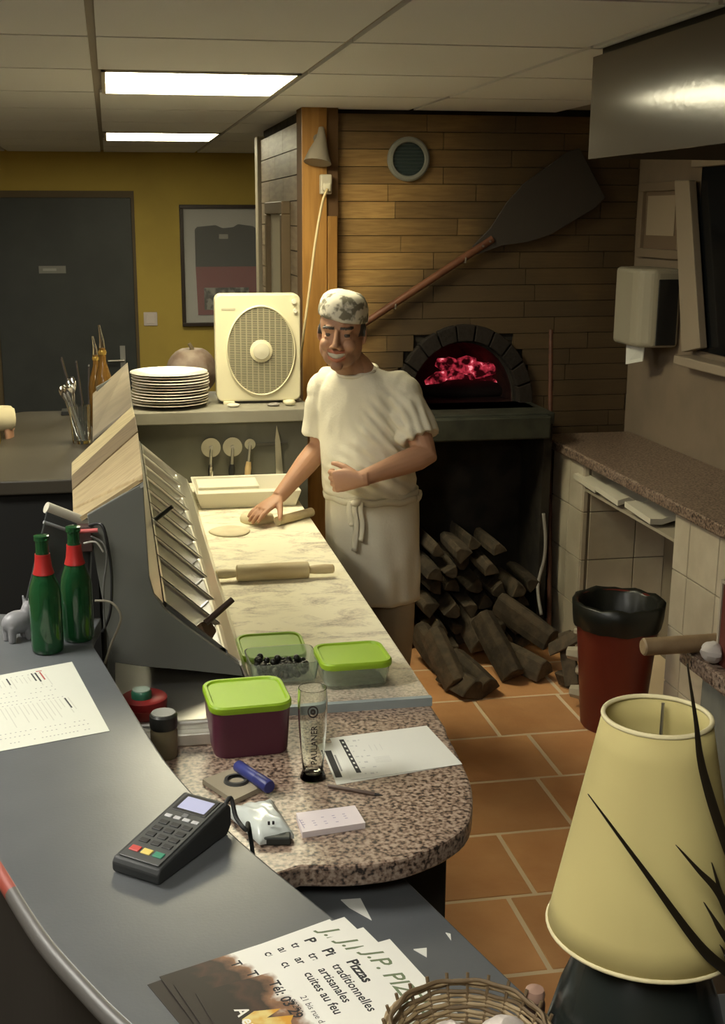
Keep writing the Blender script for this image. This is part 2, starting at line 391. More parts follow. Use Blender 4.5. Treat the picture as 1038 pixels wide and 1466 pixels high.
# return wall running back from the post
wr = struct(MB().bb(.89, 1.0, YO+.10, 7.25, 0, ZC).build('wall_return', black_soot))
for r in range(int(ZC/.115)+1):
    z = r*.115+.0575; y = YO+.04-(.25 if r % 2 else 0)
    if z+.057 > ZC+.04: break
    while y < 7.2:
        a, b_ = max(y, YO+.045), min(y+.55, 7.2); y += .55
        if b_-a > .03:
            MB().bb(.866, .89, a+.002, b_-.002, z-.055, min(z+.055, ZC)).build('plank', return_m, wr)
tr2 = struct(MB().bb(.845, .905, 7.20, 7.32, 0, ZC-.03).build('trim_2', M('trim_paint', (.33, .29, .21), .5), bevel=.006))

# ------------------------------------------------------------------ far room: door, switch, framed jersey
d1 = struct(MB().bb(-.85, .175, YB-.03, YB+.02, 0, 2.135).build('door_1', door_m, bevel=.004))
p = at(75, 386, Y=YB-.03)
MB().box((p.x, YB-.034, p.z), (.20, .008, .055)).build('door_sign', M('sign_grey', (.22, .22, .20), .5), d1)
MB().box((p.x-.02, YB-.0385, p.z), (.10, .002, .018)).build('printed_line', M('sign_print', (.36, .36, .33), .6), d1)
hp = MB(); p = at(176, 512, Y=YB-.05); hp.bb(p.x-.02, p.x+.02, YB-.04, YB-.03, p.z-.09, p.z+.09)
hp.cyl((p.x, YB-.03, p.z-.02), (p.x, YB-.085, p.z-.02), .011).cyl((p.x+.01, YB-.08, p.z-.02), (p.x-.115, YB-.08, p.z-.022), .010)
hp.build('door_handle', steel_dull, d1, smooth=40)
fr = MB(); 
for b_ in ((-.90, -.85, 0, 2.185), (.175, .20, 0, 2.185), (-.85, .175, 2.135, 2.185)): fr.bb(b_[0], b_[1], YB-.012, YB, b_[2], b_[3])
fr.build('door_frame', M('door_frame_paint', (.12, .085, .04), .6), d1)
a, b_ = at(205, 447, Y=YB), at(226, 466, Y=YB)
t = thing('light_switch', 'white square light switch on the yellow wall beside the door', 'light switch', ((a.x+b_.x)/2, YB, (a.z+b_.z)/2))
MB().box((0, -.006, 0), (.105, .012, .105)).build('plate', M('switch_white', (.66, .58, .54), .4), t, bevel=.004)
MB().box((0, -.014, 0), (.065, .006, .07)).build('rocker', M('switch_white2', (.70, .62, .58), .35), t, bevel=.002)

a = at(256, 293, Y=YB); fw_, fh = .70, .92
t = thing('framed_jersey', 'dark framed black and red sports jersey with a team photo', 'framed jersey', (a.x+fw_/2, YB, a.z-fh))
fr = MB(); e = .028
for q in ((-fw_/2, fw_/2, 0, e), (-fw_/2, fw_/2, fh-e, fh), (-fw_/2, -fw_/2+e, e, fh-e), (fw_/2-e, fw_/2, e, fh-e)): fr.bb(q[0], q[1], -.05, 0, q[2], q[3])
fr.build('frame', M('frame_dark', (.035, .022, .015), .4), t, bevel=.003)
MB().bb(-fw_/2+e, fw_/2-e, -.012, 0, e, fh-e).build('mount', M('mount_grey', (.46, .45, .42), .8), t)
sh = [(-.235, .455), (.235, .455), (.235, .745), (.215, .76), (.10, .775), (.06, .752), (-.02, .745), (-.075, .768), (-.215, .755), (-.235, .735)]
sh = [(x*1.0, z) for x, z in sh]
jy = MB().slab([(x, -.012, z) for x, z in sh], (0, -.01, 0)).build('jersey_yoke', M('jersey_black', (.022, .024, .022), .85), t)
MB().slab([(-.225, -.012, .085), (.235, -.012, .085), (.235, -.012, .455), (-.235, -.012, .455)], (0, -.009, 0)).build('jersey_body', M('jersey_red', (.20, .035, .038), .85), t)
MB().bb(-.175, .175, -.026, -.021, .125, .295).build('team_photo', M('team_photo_print', (.26, .24, .21), .6, col2=(.04, .035, .03), scale=22, mix=(.42, .56), stretch=(1, 1, .8)), t)
MB().bb(-.05, .02, -.025, -.022, .665, .70).build('badge', M('badge', (.25, .24, .21), .7), jy)
MB().bb(-fw_/2+e, fw_/2-e, -.040, -.037, e, fh-e).build('glazing', M('glazing', (.9, .9, .9), .05, alpha=.08), t)

# narrow frame on the return wall
a0, a1 = at(414, 288, X=.86).y, at(389, 288, X=.86).y
t = thing('narrow_picture', 'narrow dark wooden frame with pale panel on the side wall', 'picture frame', (.866, (a0+a1)/2, 1.25))
hw = (a1-a0)/2; fr = MB()
for q in ((-hw, hw, 0, .06), (-hw, hw, .76, .82), (-hw, -hw+.06, .06, .76), (hw-.06, hw, .06, .76)): fr.bb(-.045, 0, q[0], q[1], q[2], q[3])
fr.build('frame', M('brown_frame', (.12, .08, .04), .45), t, bevel=.004)
MB().bb(-.02, 0, -hw+.06, hw-.06, .06, .76).build('panel', M('pale_panel', (.42, .38, .28), .35), t)

# round extractor vent, lamp, socket and flex by the post
p = at(584, 228, Y=YO)
t = thing('wall_vent', 'round dark vent with pale ring on the wooden wall', 'vent', (p.x, YO, p.z))
Rf = Rx(PI/2)
MB().lathe([(.073, 0), (.098, 0), (.098, .02), (.090, .028), (.078, .028), (.073, .02)], (0, 0, 0), 36, False, False, tilt=Rf).build('ring', M('vent_ring', (.24, .24, .21), .4), t, smooth=40)
MB().lathe([(.075, .002), (.075, .010), (.0, .011)], (0, 0, 0), 36, True, False, tilt=Rf).build('vent_disc', M('vent_teal', (.035, .055, .055), .3), t, smooth=40)
sl = MB()
for k in range(-4, 5):
    z = k*.016; hw = math.sqrt(max(.0, .07**2-z*z)); sl.box((0, -.013, z), (hw*2, .004, .005), Rx(.4))
sl.build('louvre', M('vent_teal2', (.05, .07, .07), .3), t)
p = at(456, 215, Y=YO-.1)
t = thing('wall_spotlight', 'small unlit triangular wall lamp high on the orange post', 'wall lamp', (p.x, YO-.074, p.z))
MB().cyl((0, .0, .05), (0, -.03, .05), .02).build('bracket', M('lamp_grey', (.22, .19, .15), .5), t, smooth=40)
MB().limb([(.012, -.03, .095), (.01, -.045, .05), (-.005, -.06, -.01), (-.012, -.07, -.055)], [.012, .022, .045, .062], 18).build('lamp_shade', M('lamp_grey2', (.27, .23, .18), .5), t, smooth=40)
p = at(466, 264, Y=YO-.09)
t = thing('wall_socket', 'white box on the post above the hanging flex', 'socket', (p.x, YO-.074, p.z))
MB().box((0, -.02, 0), (.052, .04, .085)).build('housing', M('socket_white', (.52, .47, .36), .5), t, bevel=.006)
MB().box((0, -.05, -.012), (.034, .03, .036)).build('plug', M('plug_white', (.6, .55, .42), .5), t, bevel=.006)
fx = [V((p.x, YO-.14, p.z-.02)), at(461, 292, Y=YO-.16), at(451, 350, Y=5.52), at(441, 430, Y=5.50), at(433, 490, Y=5.47), at(427, 545, Y=5.45), V((.80, 5.46, 1.25))]
tag(MB().limb(spline(fx), .006, 8).build('fan_flex', M('flex', (.58, .46, .25), .5), smooth=True), 'thin cream flex hanging from the post down to the fan', 'cable')

# ------------------------------------------------------------------ oven
sa, sb = at(605, 580, Y=5.35), at(768, 582, Y=5.35)
t = thing('pizza_oven', 'wood fired pizza oven with sooty arch and glowing embers', 'oven', (1.66, YO, 0))
cx, zb = at(664, 560, Y=YO-.02).x, at(664, 590, Y=YO-.02).z
rx_, rz_ = .265, .30
arch_in = [(cx+rx_*math.cos(a), zb+.03+rz_*math.sin(a)) for a in [PI*k/20 for k in range(21)]]
# front slab with the arch cut out
N = 20; fr = MB()
outr = []
for k in range(N+1):
    a = PI*k/N; c, s_ = math.cos(a), math.sin(a); sc = min((OXR+.03-cx)/max(c, 1e-6) if c > 0 else (OXL-.03-cx)/min(c, -1e-6), (1.5-zb)/max(s_, 1e-6)); outr.append((cx+c*sc, zb+s_*sc))
for k in range(N):
    q = [arch_in[k], outr[k], outr[k+1], arch_in[k+1]]; fr.slab([(x, YO+.045, z) for x, z in q], (0, -.02, 0))
fr.bb(OXL-.03, cx-rx_, YO+.025, YO+.045, zb-.12, zb+.03).bb(cx+rx_, OXR+.03, YO+.025, YO+.045, zb-.12, zb+.03)
fr.build('front_plate', black_soot, t, w=True)
for k in range(11):
    a0, a1 = PI*k/11+.012, PI*(k+1)/11-.012; q = []
    for a, s_ in ((a0, 1.04), (a0, 1.30), ((a0+a1)/2, 1.30), (a1, 1.30), (a1, 1.04), ((a0+a1)/2, 1.04)): q.append((cx+rx_*s_*math.cos(a), zb+.03+rz_*s_*math.sin(a)))
    MB().slab([(x, YO+.024, z) for x, z in q], (0, -.06, 0)).build('brick', M('sooty_brick', (.014, .009, .006), .85, rand=.25, bump=.4, bscale=50), t, w=True, bevel=.004)
cav = MB(); n = 20
rr = [[(x, YO+.045, z) for x, z in [(cx+rx_, zb)]+arch_in+[(cx-rx_, zb)]], [(cx+(x-cx)*1.35, YO+.35, zb+(z-zb)*1.15) for x, z in [(cx+rx_, zb)]+arch_in+[(cx-rx_, zb)]],
      [(cx+(x-cx)*1.1, YO+.80, zb+(z-zb)*.9) for x, z in [(cx+rx_, zb)]+arch_in+[(cx-rx_, zb)]]]
cav.rings([[V(p) for p in r] for r in rr], False, True)
cav.build('baking_chamber', M('chamber_brick', (.10, .045, .03), .9, col2=(.05, .025, .02), scale=12), t, w=True)
ember = M('ember', (.04, .01, .008), .9)
nt = ember.node_tree; b = nt.nodes['Principled BSDF']; n = nd(nt, 'ShaderNodeTexNoise'); n.inputs['Scale'].default_value = 22; n.inputs['Detail'].default_value = 4
r = nd(nt, 'ShaderNodeValToRGB'); e = r.color_ramp.elements; e[0].position = .44; e[0].color = (.02, .001, .002, 1); e[1].position = .60; e[1].color = (.55, .035, .06, 1); k = e.new(.70); k.color = (1.6, .5, .55, 1)
nt.links.new(nd(nt, 'ShaderNodeNewGeometry').outputs['Position'], n.inputs['Vector']); nt.links.new(n.outputs[0], r.inputs[0]); nt.links.new(r.outputs[0], b.inputs['Emission Color']); b.inputs['Emission Strength'].default_value = .36
for k in range(16):
    px, py = 622+104*rnd.random(), 518+34*rnd.random()
    q = at(px, py, Y=YO+rnd.uniform(.50, .62)); a = rnd.uniform(-.9, .9)
    dv = V((math.cos(a), math.sin(a)*.5, rnd.uniform(-.45, .45)))*rnd.uniform(.05, .10)
    MB().limb([q-dv, q, q+dv], [.022, .036, .02], 9).build('burning_log', ember, t, smooth=50, w=True)
pb = at(672, 562, Y=YO+.58)
MB().ell((pb.x, pb.y, zb+.03), (.30, .16, max(.05, pb.z-zb)), None, 20, 12).build('ash_heap', M('ash', (.035, .022, .018), .95), t, w=True, smooth=True)
# stone ledge and wood store below
lz1, lz0 = at(690, 588, Y=5.38).z, at(690, 622, Y=5.30).z
t2 = thing('oven_ledge', 'grey green stone ledge below the oven mouth', 'ledge', (1.66, 5.4, lz0))
stone = M('ledge_stone', (.042, .044, .030), .6, col2=(.025, .027, .019), scale=10, bump=.2)
MB().bb(OXL-.06, OXR, 5.34, YO+.02, lz0+.03, lz0+.085).build('slab', stone, t2, bevel=.006, w=True)
MB().bb(OXL-.06, OXR-.03, 5.30, 5.36, lz0-.03, lz0+.075).build('lip', stone, t2, bevel=.008, w=True)
MB().bb(OXL-.03, OXR-.03, 5.50, YO+.02, lz0+.085, zb).build('hearth_step', stone, t2, bevel=.006, w=True)
ws = MB().bb(OXL-.06, OXL, 5.365, YO-.02, 0, lz0+.028).bb(OXR-.04, OXR, 5.365, YO-.02, 0, lz0+.028).bb(OXL-.06, OXR, YO-.02, YO-.001, 0, lz0+.028)
tag(ws.build('wood_store', black_soot), 'blackened recess under the oven where firewood is kept', 'wood store')

# firewood: split logs, wedge shaped, each one a thing
def log(p0, p1, r, roll, i, lab, grp='split logs in front of the oven'):
    p0, p1 = V(p0), V(p1); d = (p1-p0).normalized(); u = d.cross(V((0, 0, 1))).normalized(); v = u.cross(d)
    sec = [(-.95, -.62), (.95, -.62), (.75, .0), (.25, .75), (-.3, .8), (-.8, .15)]; m = MB(); rr = []
    for k, s_ in ((0, .96), (.5, 1.03), (1, .94)):
        c = p0.lerp(p1, k); rr.append([c + (u*(math.cos(roll)*x-math.sin(roll)*z)+v*(math.sin(roll)*x+math.cos(roll)*z))*r*s_ for x, z in sec])
    m.rings(rr, True, True); o = m.build('split_log', bark_m, bevel=.004, segs=1)
    tag(o, lab, 'log', grp)
LB = 'rough split log of firewood in the heap below the oven'
lg = [((620, 905), (655, 980), 4.78), ((650, 940), (700, 995), 4.72), ((690, 880), (735, 985), 4.85), ((715, 860), (790, 915), 4.95), ((600, 900), (640, 960), 5.0),
      ((665, 870), (690, 925), 5.1), ((720, 930), (780, 960), 4.85), ((640, 985), (680, 990), 4.70)]
def gl(a, b_, Y, dy, r): p0, p1 = at(*a, Y=Y+dy), at(*b_, Y=Y); p0.z = max(p0.z, r*.7); p1.z = max(p1.z, r*.7); return p0, p1
for i, (a, b_, Y) in enumerate(lg):
    r = .062; p0, p1 = gl(a, b_, Y, .22, r); log(p0, p1, r, rnd.uniform(-.6, .6), i, LB)
# stacked billets in the recess, butt ends showing
for row in range(6):
    for c in range(7 if row < 4 else 4):
        x = OXL+.06+c*.092+(row % 2)*.04+rnd.uniform(-.007, .007); z = .05+row*.092+(rnd.uniform(-.006, .006) if row else 0)
        if x > OXR-.09: continue
        y0 = 5.27+rnd.uniform(-.10, .09)
        log((x, y0, z), (x+rnd.uniform(-.015, .015), y0+.32, z), .047*rnd.uniform(.75, .98), rnd.uniform(0, 6.28), 0, 'split billet stacked in the recess under the oven, cut end out', 'billets stacked under the oven')

# oven tools
tp = MB().limb([at(789, 472, Y=5.62), at(787, 700, Y=5.5), V((at(785, 900, Y=5.3).x, 5.28, .02))], [.011, .011, .011], 10)
tag(tp.build('oven_pole', wood_dark, smooth=50), 'long thin dark wooden pole leaning beside the oven', 'pole')
cp = [at(778, 735, Y=5.30), at(781, 770, Y=5.29), at(779, 800, Y=5.29), at(770, 840, Y=5.27), at(775, 880, Y=5.2)]
tag(MB().limb(spline(cp), .008, 8).build('cord', M('cord_grey', (.35, .33, .30), .6), smooth=True), 'short pale cord hanging beside the white tiled counter', 'cord')
# pizza peel hung slantwise on the wall
t = thing('pizza_peel', 'long handled pizza peel with dark blade slanting across the wooden wall', 'pizza peel', at(700, 348, Y=5.655))
h0, h1 = at(505, 474, Y=5.655), at(705, 342, Y=5.655)
MB().limb([h0, h1], [.016, .019], 14).build('handle', M('peel_handle', (.16, .062, .03), .5, col2=(.11, .04, .02), scale=12), t, smooth=50, w=True)
dd = (h1-h0).normalized(); uu = V((-dd.z, 0, dd.x)); bl = []
for s_, h in ((-.10, .022), (.02, .05), (.14, .105), (.25, .135), (.50, .145), (.56, .13)): bl.append((s_, h))
poly = [h1+dd*s_+uu*h for s_, h in bl]+[h1+dd*s_-uu*h for s_, h in reversed(bl)]
MB().slab([p+V((0, -.006, 0)) for p in poly], (0, .012, 0)).build('blade', M('peel_blade', (.05, .042, .036), .55), t, w=True, bevel=.003)
for k in (-.06, -.02): MB().cyl(h1+dd*k+V((0, -.025, 0)), h1+dd*k+V((0, .0, 0)), .005, n=8).build('rivet', steel_dull, t, w=True)
for k in (.3, .8):
    nb = h0.lerp(h1, k); MB().limb([nb+V((0, .046, -.022)), nb+V((0, -.02, -.022)), nb+V((0, -.024, .0))], .004, 8).build('hook', steel_dull, t, w=True)

# ------------------------------------------------------------------ work counter
ZS, ZG, XE = .905, .885, .700            # floured slab, rounded granite end, kitchen-side edge
t = thing('counter_cabinet', 'dark cabinet carrying the granite pizza worktop', 'cabinet', (.45, 3.5, 0))
MB().bb(.02, .655, 2.30, 5.10, .10, ZG-.043).build('body', M('cabinet_dark', (.06, .055, .045), .6), t, w=True)
MB().bb(.06, .60, 2.36, 5.05, 0, .10).build('plinth', dark_m, t, w=True)
for k in range(4):
    y0 = 2.34+k*.69
    d = MB().bb(.655, .673, y0+.01, y0+.67, .14, ZG-.06).build('door', M('cabinet_door', (.075, .07, .06), .5), t, w=True, bevel=.003)
    MB().cyl((.685, y0+.58, .70), (.685, y0+.58, .82), .006).build('handle', steel_dull, d, w=True)
ge = [at(x, y, Z=ZG) for x, y in ((640, 1050), (661, 1090), (676, 1130), (672, 1175), (642, 1203), (600, 1222), (560, 1233), (500, 1240), (430, 1240))]
poly = [(.02, 2.62), (XE, 2.62), (XE, 2.48)]+[(p.x, p.y) for p in spline([V((q.x, q.y, 0)) for q in ge], 4)]+[(.20, 1.895), (.02, 1.93)]
tag(MB().prism(poly, ZG-.042, ZG).build('granite_worktop', gran_m, bevel=.006), 'speckled brown granite worktop with a rounded end', 'worktop')
t = thing('floured_slab', 'flour dusted granite slab where the pizza dough is rolled', 'worktop', (.49, 3.8, ZG))
MB().bb(.20, XE, 2.622, 5.11, ZG-.042, ZS).build('slab', gran_f, t, w=True, bevel=.003)
MB().bb(.285, XE+.001, 2.606, 2.622, ZG, ZS+.001).build('edge_strip', M('blue_grey_strip', (.34, .39, .39), .25), t, w=True)
# ------------------------------------------------------------------ topping rail
t = thing('topping_rail', 'grey refrigerated topping rail with steel pans and planked lid', 'food rail', (.1, 3.7, ZG))
RY0, RY1 = 2.72, 4.86
prof = [(-.075, 1.352), (.052, 1.421), (.055, 1.30), (.058, 1.20), (.068, 1.155), (.095, 1.115), (.15, 1.065), (.262, .972), (.268, .945), (.14, .968), (.03, .985), (-.035, 1.0), (-.05, 1.15)]
MB().slab([(x, RY0, z) for x, z in prof], (0, .022, 0)).build('end_panel', railgrey_m, t, w=True, bevel=.002)
MB().slab([(x, RY1, z) for x, z in prof], (0, .022, 0)).build('end_panel', railgrey_m, t, w=True, bevel=.002)
MB().bb(-.045, -.03, RY0+.02, RY1, ZG, 1.36).build('customer_panel', railgrey_m, t, w=True)
MB().bb(.03, .048, RY0+.02, RY1, 1.17, 1.415).build('splash_back', railgrey_m, t, w=True)
MB().bb(-.03, .262, RY0+.25, RY1, ZG+.02, ZG+.05).build('base_tray', steel_dull, t, w=True)
MB().slab([(.262, RY0-.002, .972), (.286, RY0-.002, ZS+.004), (.288, RY1, ZS+.004), (.264, RY1, .972)], (.004, 0, .003)).build('front_flange', steel_m, t, w=True)
MB().slab([(.232, RY0+.02, .995), (.264, RY0+.02, .970), (.264, RY1, .970), (.232, RY1, .995)], (.003, 0, .004)).build('lower_rim', steel_m, t, w=True)
MB().slab([(.055, RY0+.02, 1.165), (.085, RY0+.02, 1.128), (.085, RY1, 1.128), (.055, RY1, 1.165)], (.003, 0, .003)).build('upper_rim', steel_m, t, w=True)
# steel base plate in front of the end panel with a bright lip
MB().bb(-.04, .275, 2.50, RY0+.3, ZG+.002, .935).build('front_plate', steel_dull, t, w=True, bevel=.006)
MB().bb(-.04, .275, 2.476, 2.502, ZG, ZG+.03).build('lip', steel_m, t, w=True, bevel=.004)
A, B_ = V((.088, 0, 1.128)), V((.236, 0, .994)); su = (B_-A).normalized(); sn = V((-su.z, 0, su.x)); sn = sn if sn.z > 0 else -sn; LP = (B_-A).length
npan = 10; pw = (RY1-RY0-.05)/npan
pan_me = None
for k in range(npan):
    y0 = RY0+.035+k*pw
    if pan_me is None:
        m = MB(); W, L_, D, e = pw-.012, LP, .085, .014
        def P(u, y, d): return su*u+V((0, y, 0))-sn*d
        o4 = [P(0, 0, -.004), P(L_, 0, -.004), P(L_, W, -.004), P(0, W, -.004)]; i4 = [P(e, e, 0), P(L_-e, e, 0), P(L_-e, W-e, 0), P(e, W-e, 0)]
        b4 = [P(e+.014, e+.014, D), P(L_-e-.014, e+.014, D), P(L_-e-.014, W-e-.014, D), P(e+.014, W-e-.014, D)]
        m.add(o4+i4+b4, [(0, 1, 5, 4), (1, 2, 6, 5), (2, 3, 7, 6), (3, 0, 4, 7), (4, 5, 9, 8), (5, 6, 10, 9), (6, 7, 11, 10), (7, 4, 8, 11), (8, 9, 10, 11)])
        pan_me = m.mesh('steel_pan')
    o = place('steel_pan', pan_me, steel_m, t, bevel=.005, w=True); o.location = A+V((0, y0, 0))
food = [(.18, .03, .015), (.38, .30, .16), (.10, .12, .03), (.42, .36, .22)]
for k in (3, 5, 6, 8):
    y0 = RY0+.035+k*pw; c = A+su*(LP/2)+V((0, y0+pw/2-.006, 0))-sn*.055
    m = MB().ell(c, (.055, .065, .02), Ry(math.atan2(-su.z, su.x)), 12, 6)
    o = m.build('topping', M('topping%d' % k, food[k % 4], .6, col2=tuple(c_*.6 for c_ in food[k % 4]), scale=60, bump=.6, bscale=90), t, smooth=True, w=True)
# planked lid: skewed boards resting on the rail
rdg = [at(x, y, Z=1.425) for x, y in ((205, 690), (198, 628), (194, 606), (190, 590), (183, 525))]
lft = [at(x, y, Z=1.30) for x, y in ((105, 737), (104, 712), (103, 692), (103, 672), (133, 570))]
LM = at(133, 634, Z=1.338)
cols = [M('lid_tan', (.42, .33, .18), .55, col2=(.34, .26, .14), scale=14, stretch=(1, 4, 1)), M('lid_brown', (.20, .145, .08), .55, col2=(.15, .11, .06), scale=14, stretch=(1, 4, 1)),
        M('lid_cream', (.60, .50, .28), .5, col2=(.48, .39, .21), scale=12, stretch=(1, 5, 1)), M('lid_grey', (.34, .29, .21), .35, col2=(.26, .22, .16), scale=9)]
for k in range(4):
    g = .006; q = [lft[k].lerp(lft[k+1], g), rdg[k].lerp(rdg[k+1], g), rdg[k+1], lft[k+1]]
    if k == 3: q[0] = LM
    dz = (0, .004, .002, .0)[k]
    MB().slab([p+V((0, 0, .004+dz)) for p in q], (0, 0, .014)).build('plank', cols[k], t, w=True, bevel=.003)
MB().slab([V((-.11, RY0+.01, 1.322)), V((.052, RY0+.01, 1.421)), rdg[0]+V((0, .01, 0)), lft[0]], (0, 0, .012)).build('plank', cols[0], t, w=True)
MB().slab([lft[0]+V((0, 0, -.012)), rdg[0]+V((0, 0, -.012)), rdg[4]+V((0, 0, -.012)), lft[4]+V((0, 0, -.012)), LM+V((0, 0, -.012)), lft[3].lerp(rdg[3], .05)+V((0, 0, -.012))], (0, 0, .010)).build('lid_frame', railgrey_m, t, w=True)
# scoop and spoon in the pans
sc0, sc1 = at(268, 915, Z=1.02), at(333, 858, Z=1.10)
t = thing('scoop', 'dark handled scoop lying in the front pan of the topping rail', 'scoop', sc0)
MB().limb([sc0.lerp(sc1, .4), sc1], [.0085, .0075], 10).build('handle', M('scoop_brown', (.05, .025, .015), .5), t, smooth=50, w=True)
q = [at(264, 914, Z=1.015), at(300, 922, Z=1.005), at(310, 905, Z=1.02), at(300, 890, Z=1.045), at(288, 895, Z=1.05)]
MB().slab(q, (0, .004, .006)).build('blade', M('scoop_brown2', (.09, .05, .025), .45), t, w=True, bevel=.002)
sp0, sp1 = at(212, 752, Z=1.10), at(247, 725, Z=1.16)
tag(MB().limb([sp0, sp1], [.008, .006], 8).build('ladle_handle', black_pl, smooth=50), 'thin black spoon handle sticking out of the middle pans', 'spoon')

# ------------------------------------------------------------------ shelf above the counter end
t = thing('plate_shelf', 'grey shelf with back panel at the end of the pizza counter', 'shelf', (.4, 5.3, ZS))
MB().bb(.0, .815, 5.08, 5.69, 1.160, 1.212).build('shelf_board', shelfgrey_m, t, w=True, bevel=.004)
MB().bb(.0, .80, 5.115, 5.135, .60, 1.160).build('back_panel', panelgrey_m, t, w=True)
for x in (.02, .78): MB().bb(x-.015, x+.015, 5.135, 5.58, 0, 1.160).build('support', panelgrey_m, t, w=True)
pl = [(.045, 0), (.085, .001), (.115, .010), (.165, .019), (.163, .0225), (.113, .014), (.082, .0045), (.0, .004)]
plate_me = MB().lathe([(0.001, 0)]+pl, (0, 0, 0), 40, True, True).mesh('plate', 45)
zc = 1.212; pc = at(243, 548, Y=5.26)
for k in range(12):
    o = place('dinner_plate', plate_me, porcelain); o.location = (pc.x+rnd.uniform(-.006, .006), 5.26+rnd.uniform(-.006, .006), zc+k*.0117)
    tag(o, 'white dinner plate in the tall stack on the grey shelf' if k < 11 else 'topmost white plate of the tall stack on the shelf', 'plate', 'white plates stacked on the shelf')
p = at(275, 515, Y=5.56)
t = thing('pumpkin', 'small brown ribbed pumpkin behind the stack of plates', 'pumpkin', (p.x, 5.56, 1.212))
m = MB(); rr = []; n = 48
for i in range(15):
    a = PI*i/14-PI/2; ring = []
    for k in range(n):
        th = 2*PI*k/n; rb = 1-.07*abs(math.cos(th*4.5))**.6*math.cos(a); r_ = max(.118*math.cos(a)*rb, .002); ring.append(V((r_*math.cos(th), r_*math.sin(th), .112+.112*math.sin(a)-.03*math.exp(-(r_/.03)**2)*(1 if a > 0 else 0))))
    rr.append(ring)
z0 = min(p_.z for r in rr for p_ in r)
m.rings(rr); m.build('flesh', M('pumpkin_skin', (.17, .115, .085), .6, col2=(.25, .195, .15), scale=14), t, smooth=True)
MB().limb([(0, 0, .18), (0, 0, .215), (-.012, 0, .235)], [.014, .010, .008], 8).build('stem', M('stem', (.12, .09, .05), .8), t, smooth=50)

# box fan
t = thing('box_fan', 'cream plastic box fan with round grille standing on the shelf', 'fan', (.615, 5.37, 1.212), (0, 0, math.radians(-2)))
fwid, fh_ = .365, .455
m = MB(); m.prism(rrect(fwid, fh_, .028), 0, .105); m.xf(Matrix.Translation((0, 0, fh_/2+.012)) @ Matrix.Rotation(PI/2, 4, 'X')); 
m.build('housing', cream_pl, t, bevel=.006)
gx, gz, ex, ez = .012, .012+fh_/2-.012, .143, .185
Rg = Rx(PI/2)
MB().lathe([(1.0, .104), (1.05, .104), (1.05, .112), (1.02, .116), (1.0, .112)], (gx, 0, gz), 48, False, False, sx=1, sy=1, tilt=Matrix.Diagonal((ex, 1, ez)) @ Rg).build('grille_ring', cream_pl, t, smooth=40)
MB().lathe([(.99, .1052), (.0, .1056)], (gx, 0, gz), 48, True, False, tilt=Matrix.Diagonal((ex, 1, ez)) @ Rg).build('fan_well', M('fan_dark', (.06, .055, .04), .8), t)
ribs = MB()
nr = 11
for k in range(-nr, nr+1):
    x = k/(nr+.5)*ex; hz = ez*math.sqrt(max(0, 1-(x/ex)**2))
    if abs(k) % 2 == 1: ribs.box((gx+x, -.109, gz), (.0045, .006, 2*hz))
nh = 24
for k in range(-nh, nh+1):
    z = k/(nh+.5)*ez; hx = ex*math.sqrt(max(0, 1-(z/ez)**2)); ribs.box((gx, -.108, gz+z), (2*hx, .005, .0042))
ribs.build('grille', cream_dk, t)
MB().lathe([(.048, .108), (.048, .116), (.04, .12)], (gx, 0, gz), 32, False, True, tilt=Rg).build('hub_ring', cream_pl, t, smooth=40)
MB().lathe([(.036, .12), (.034, .126), (.0, .131)], (gx, 0, gz), 32, False, True, tilt=Rg).build('hub_cap', M('hub_cap', (.62, .58, .44), .35), t, smooth=40)
for k, (x, z, r_) in enumerate(((.155, .435, .010), (.160, .395, .008))):
    MB().cyl((x, -.10, z), (x, -.116, z), r_).build('knob', porcelain, t, smooth=40)
MB().box((-.125, -.1055, .405), (.06, .002, .008)).build('badge', M('badge2', (.5, .45, .32), .5), t)
for x in (-.13, .13): MB().box((x, -.055, .006), (.05, .12, .014)).build('foot', cream_pl, t, bevel=.003)
# clutter by the fan
for (px, py, sx, sy, sz, lab, mt) in ((335, 583, .05, .04, .018, 'small crumpled white cloth in front of the fan', white_pl), (415, 577, .045, .04, .028, 'cream plastic block on the shelf by the post', cream_pl), (392, 577, .05, .04, .015, 'small grey packet lying in front of the fan', M('packet_grey', (.30, .27, .24), .5))):
    p = at(px, py, Y=5.17); m = MB().ell((p.x, 5.18, 1.212+sz/2), (sx/2*1.2, sy/2, sz/2), None, 10, 6)
    for v_ in m.v: v_ += V((mnoise.noise(v_*60), mnoise.noise(v_*60+V((9, 0, 0))), 0))*.004
    tag(m.build(('cloth', 'plastic_block', 'packet')[(335, 415, 392).index(px)], mt, smooth=60), lab, ('cloth', 'block', 'packet')[(335, 415, 392).index(px)])

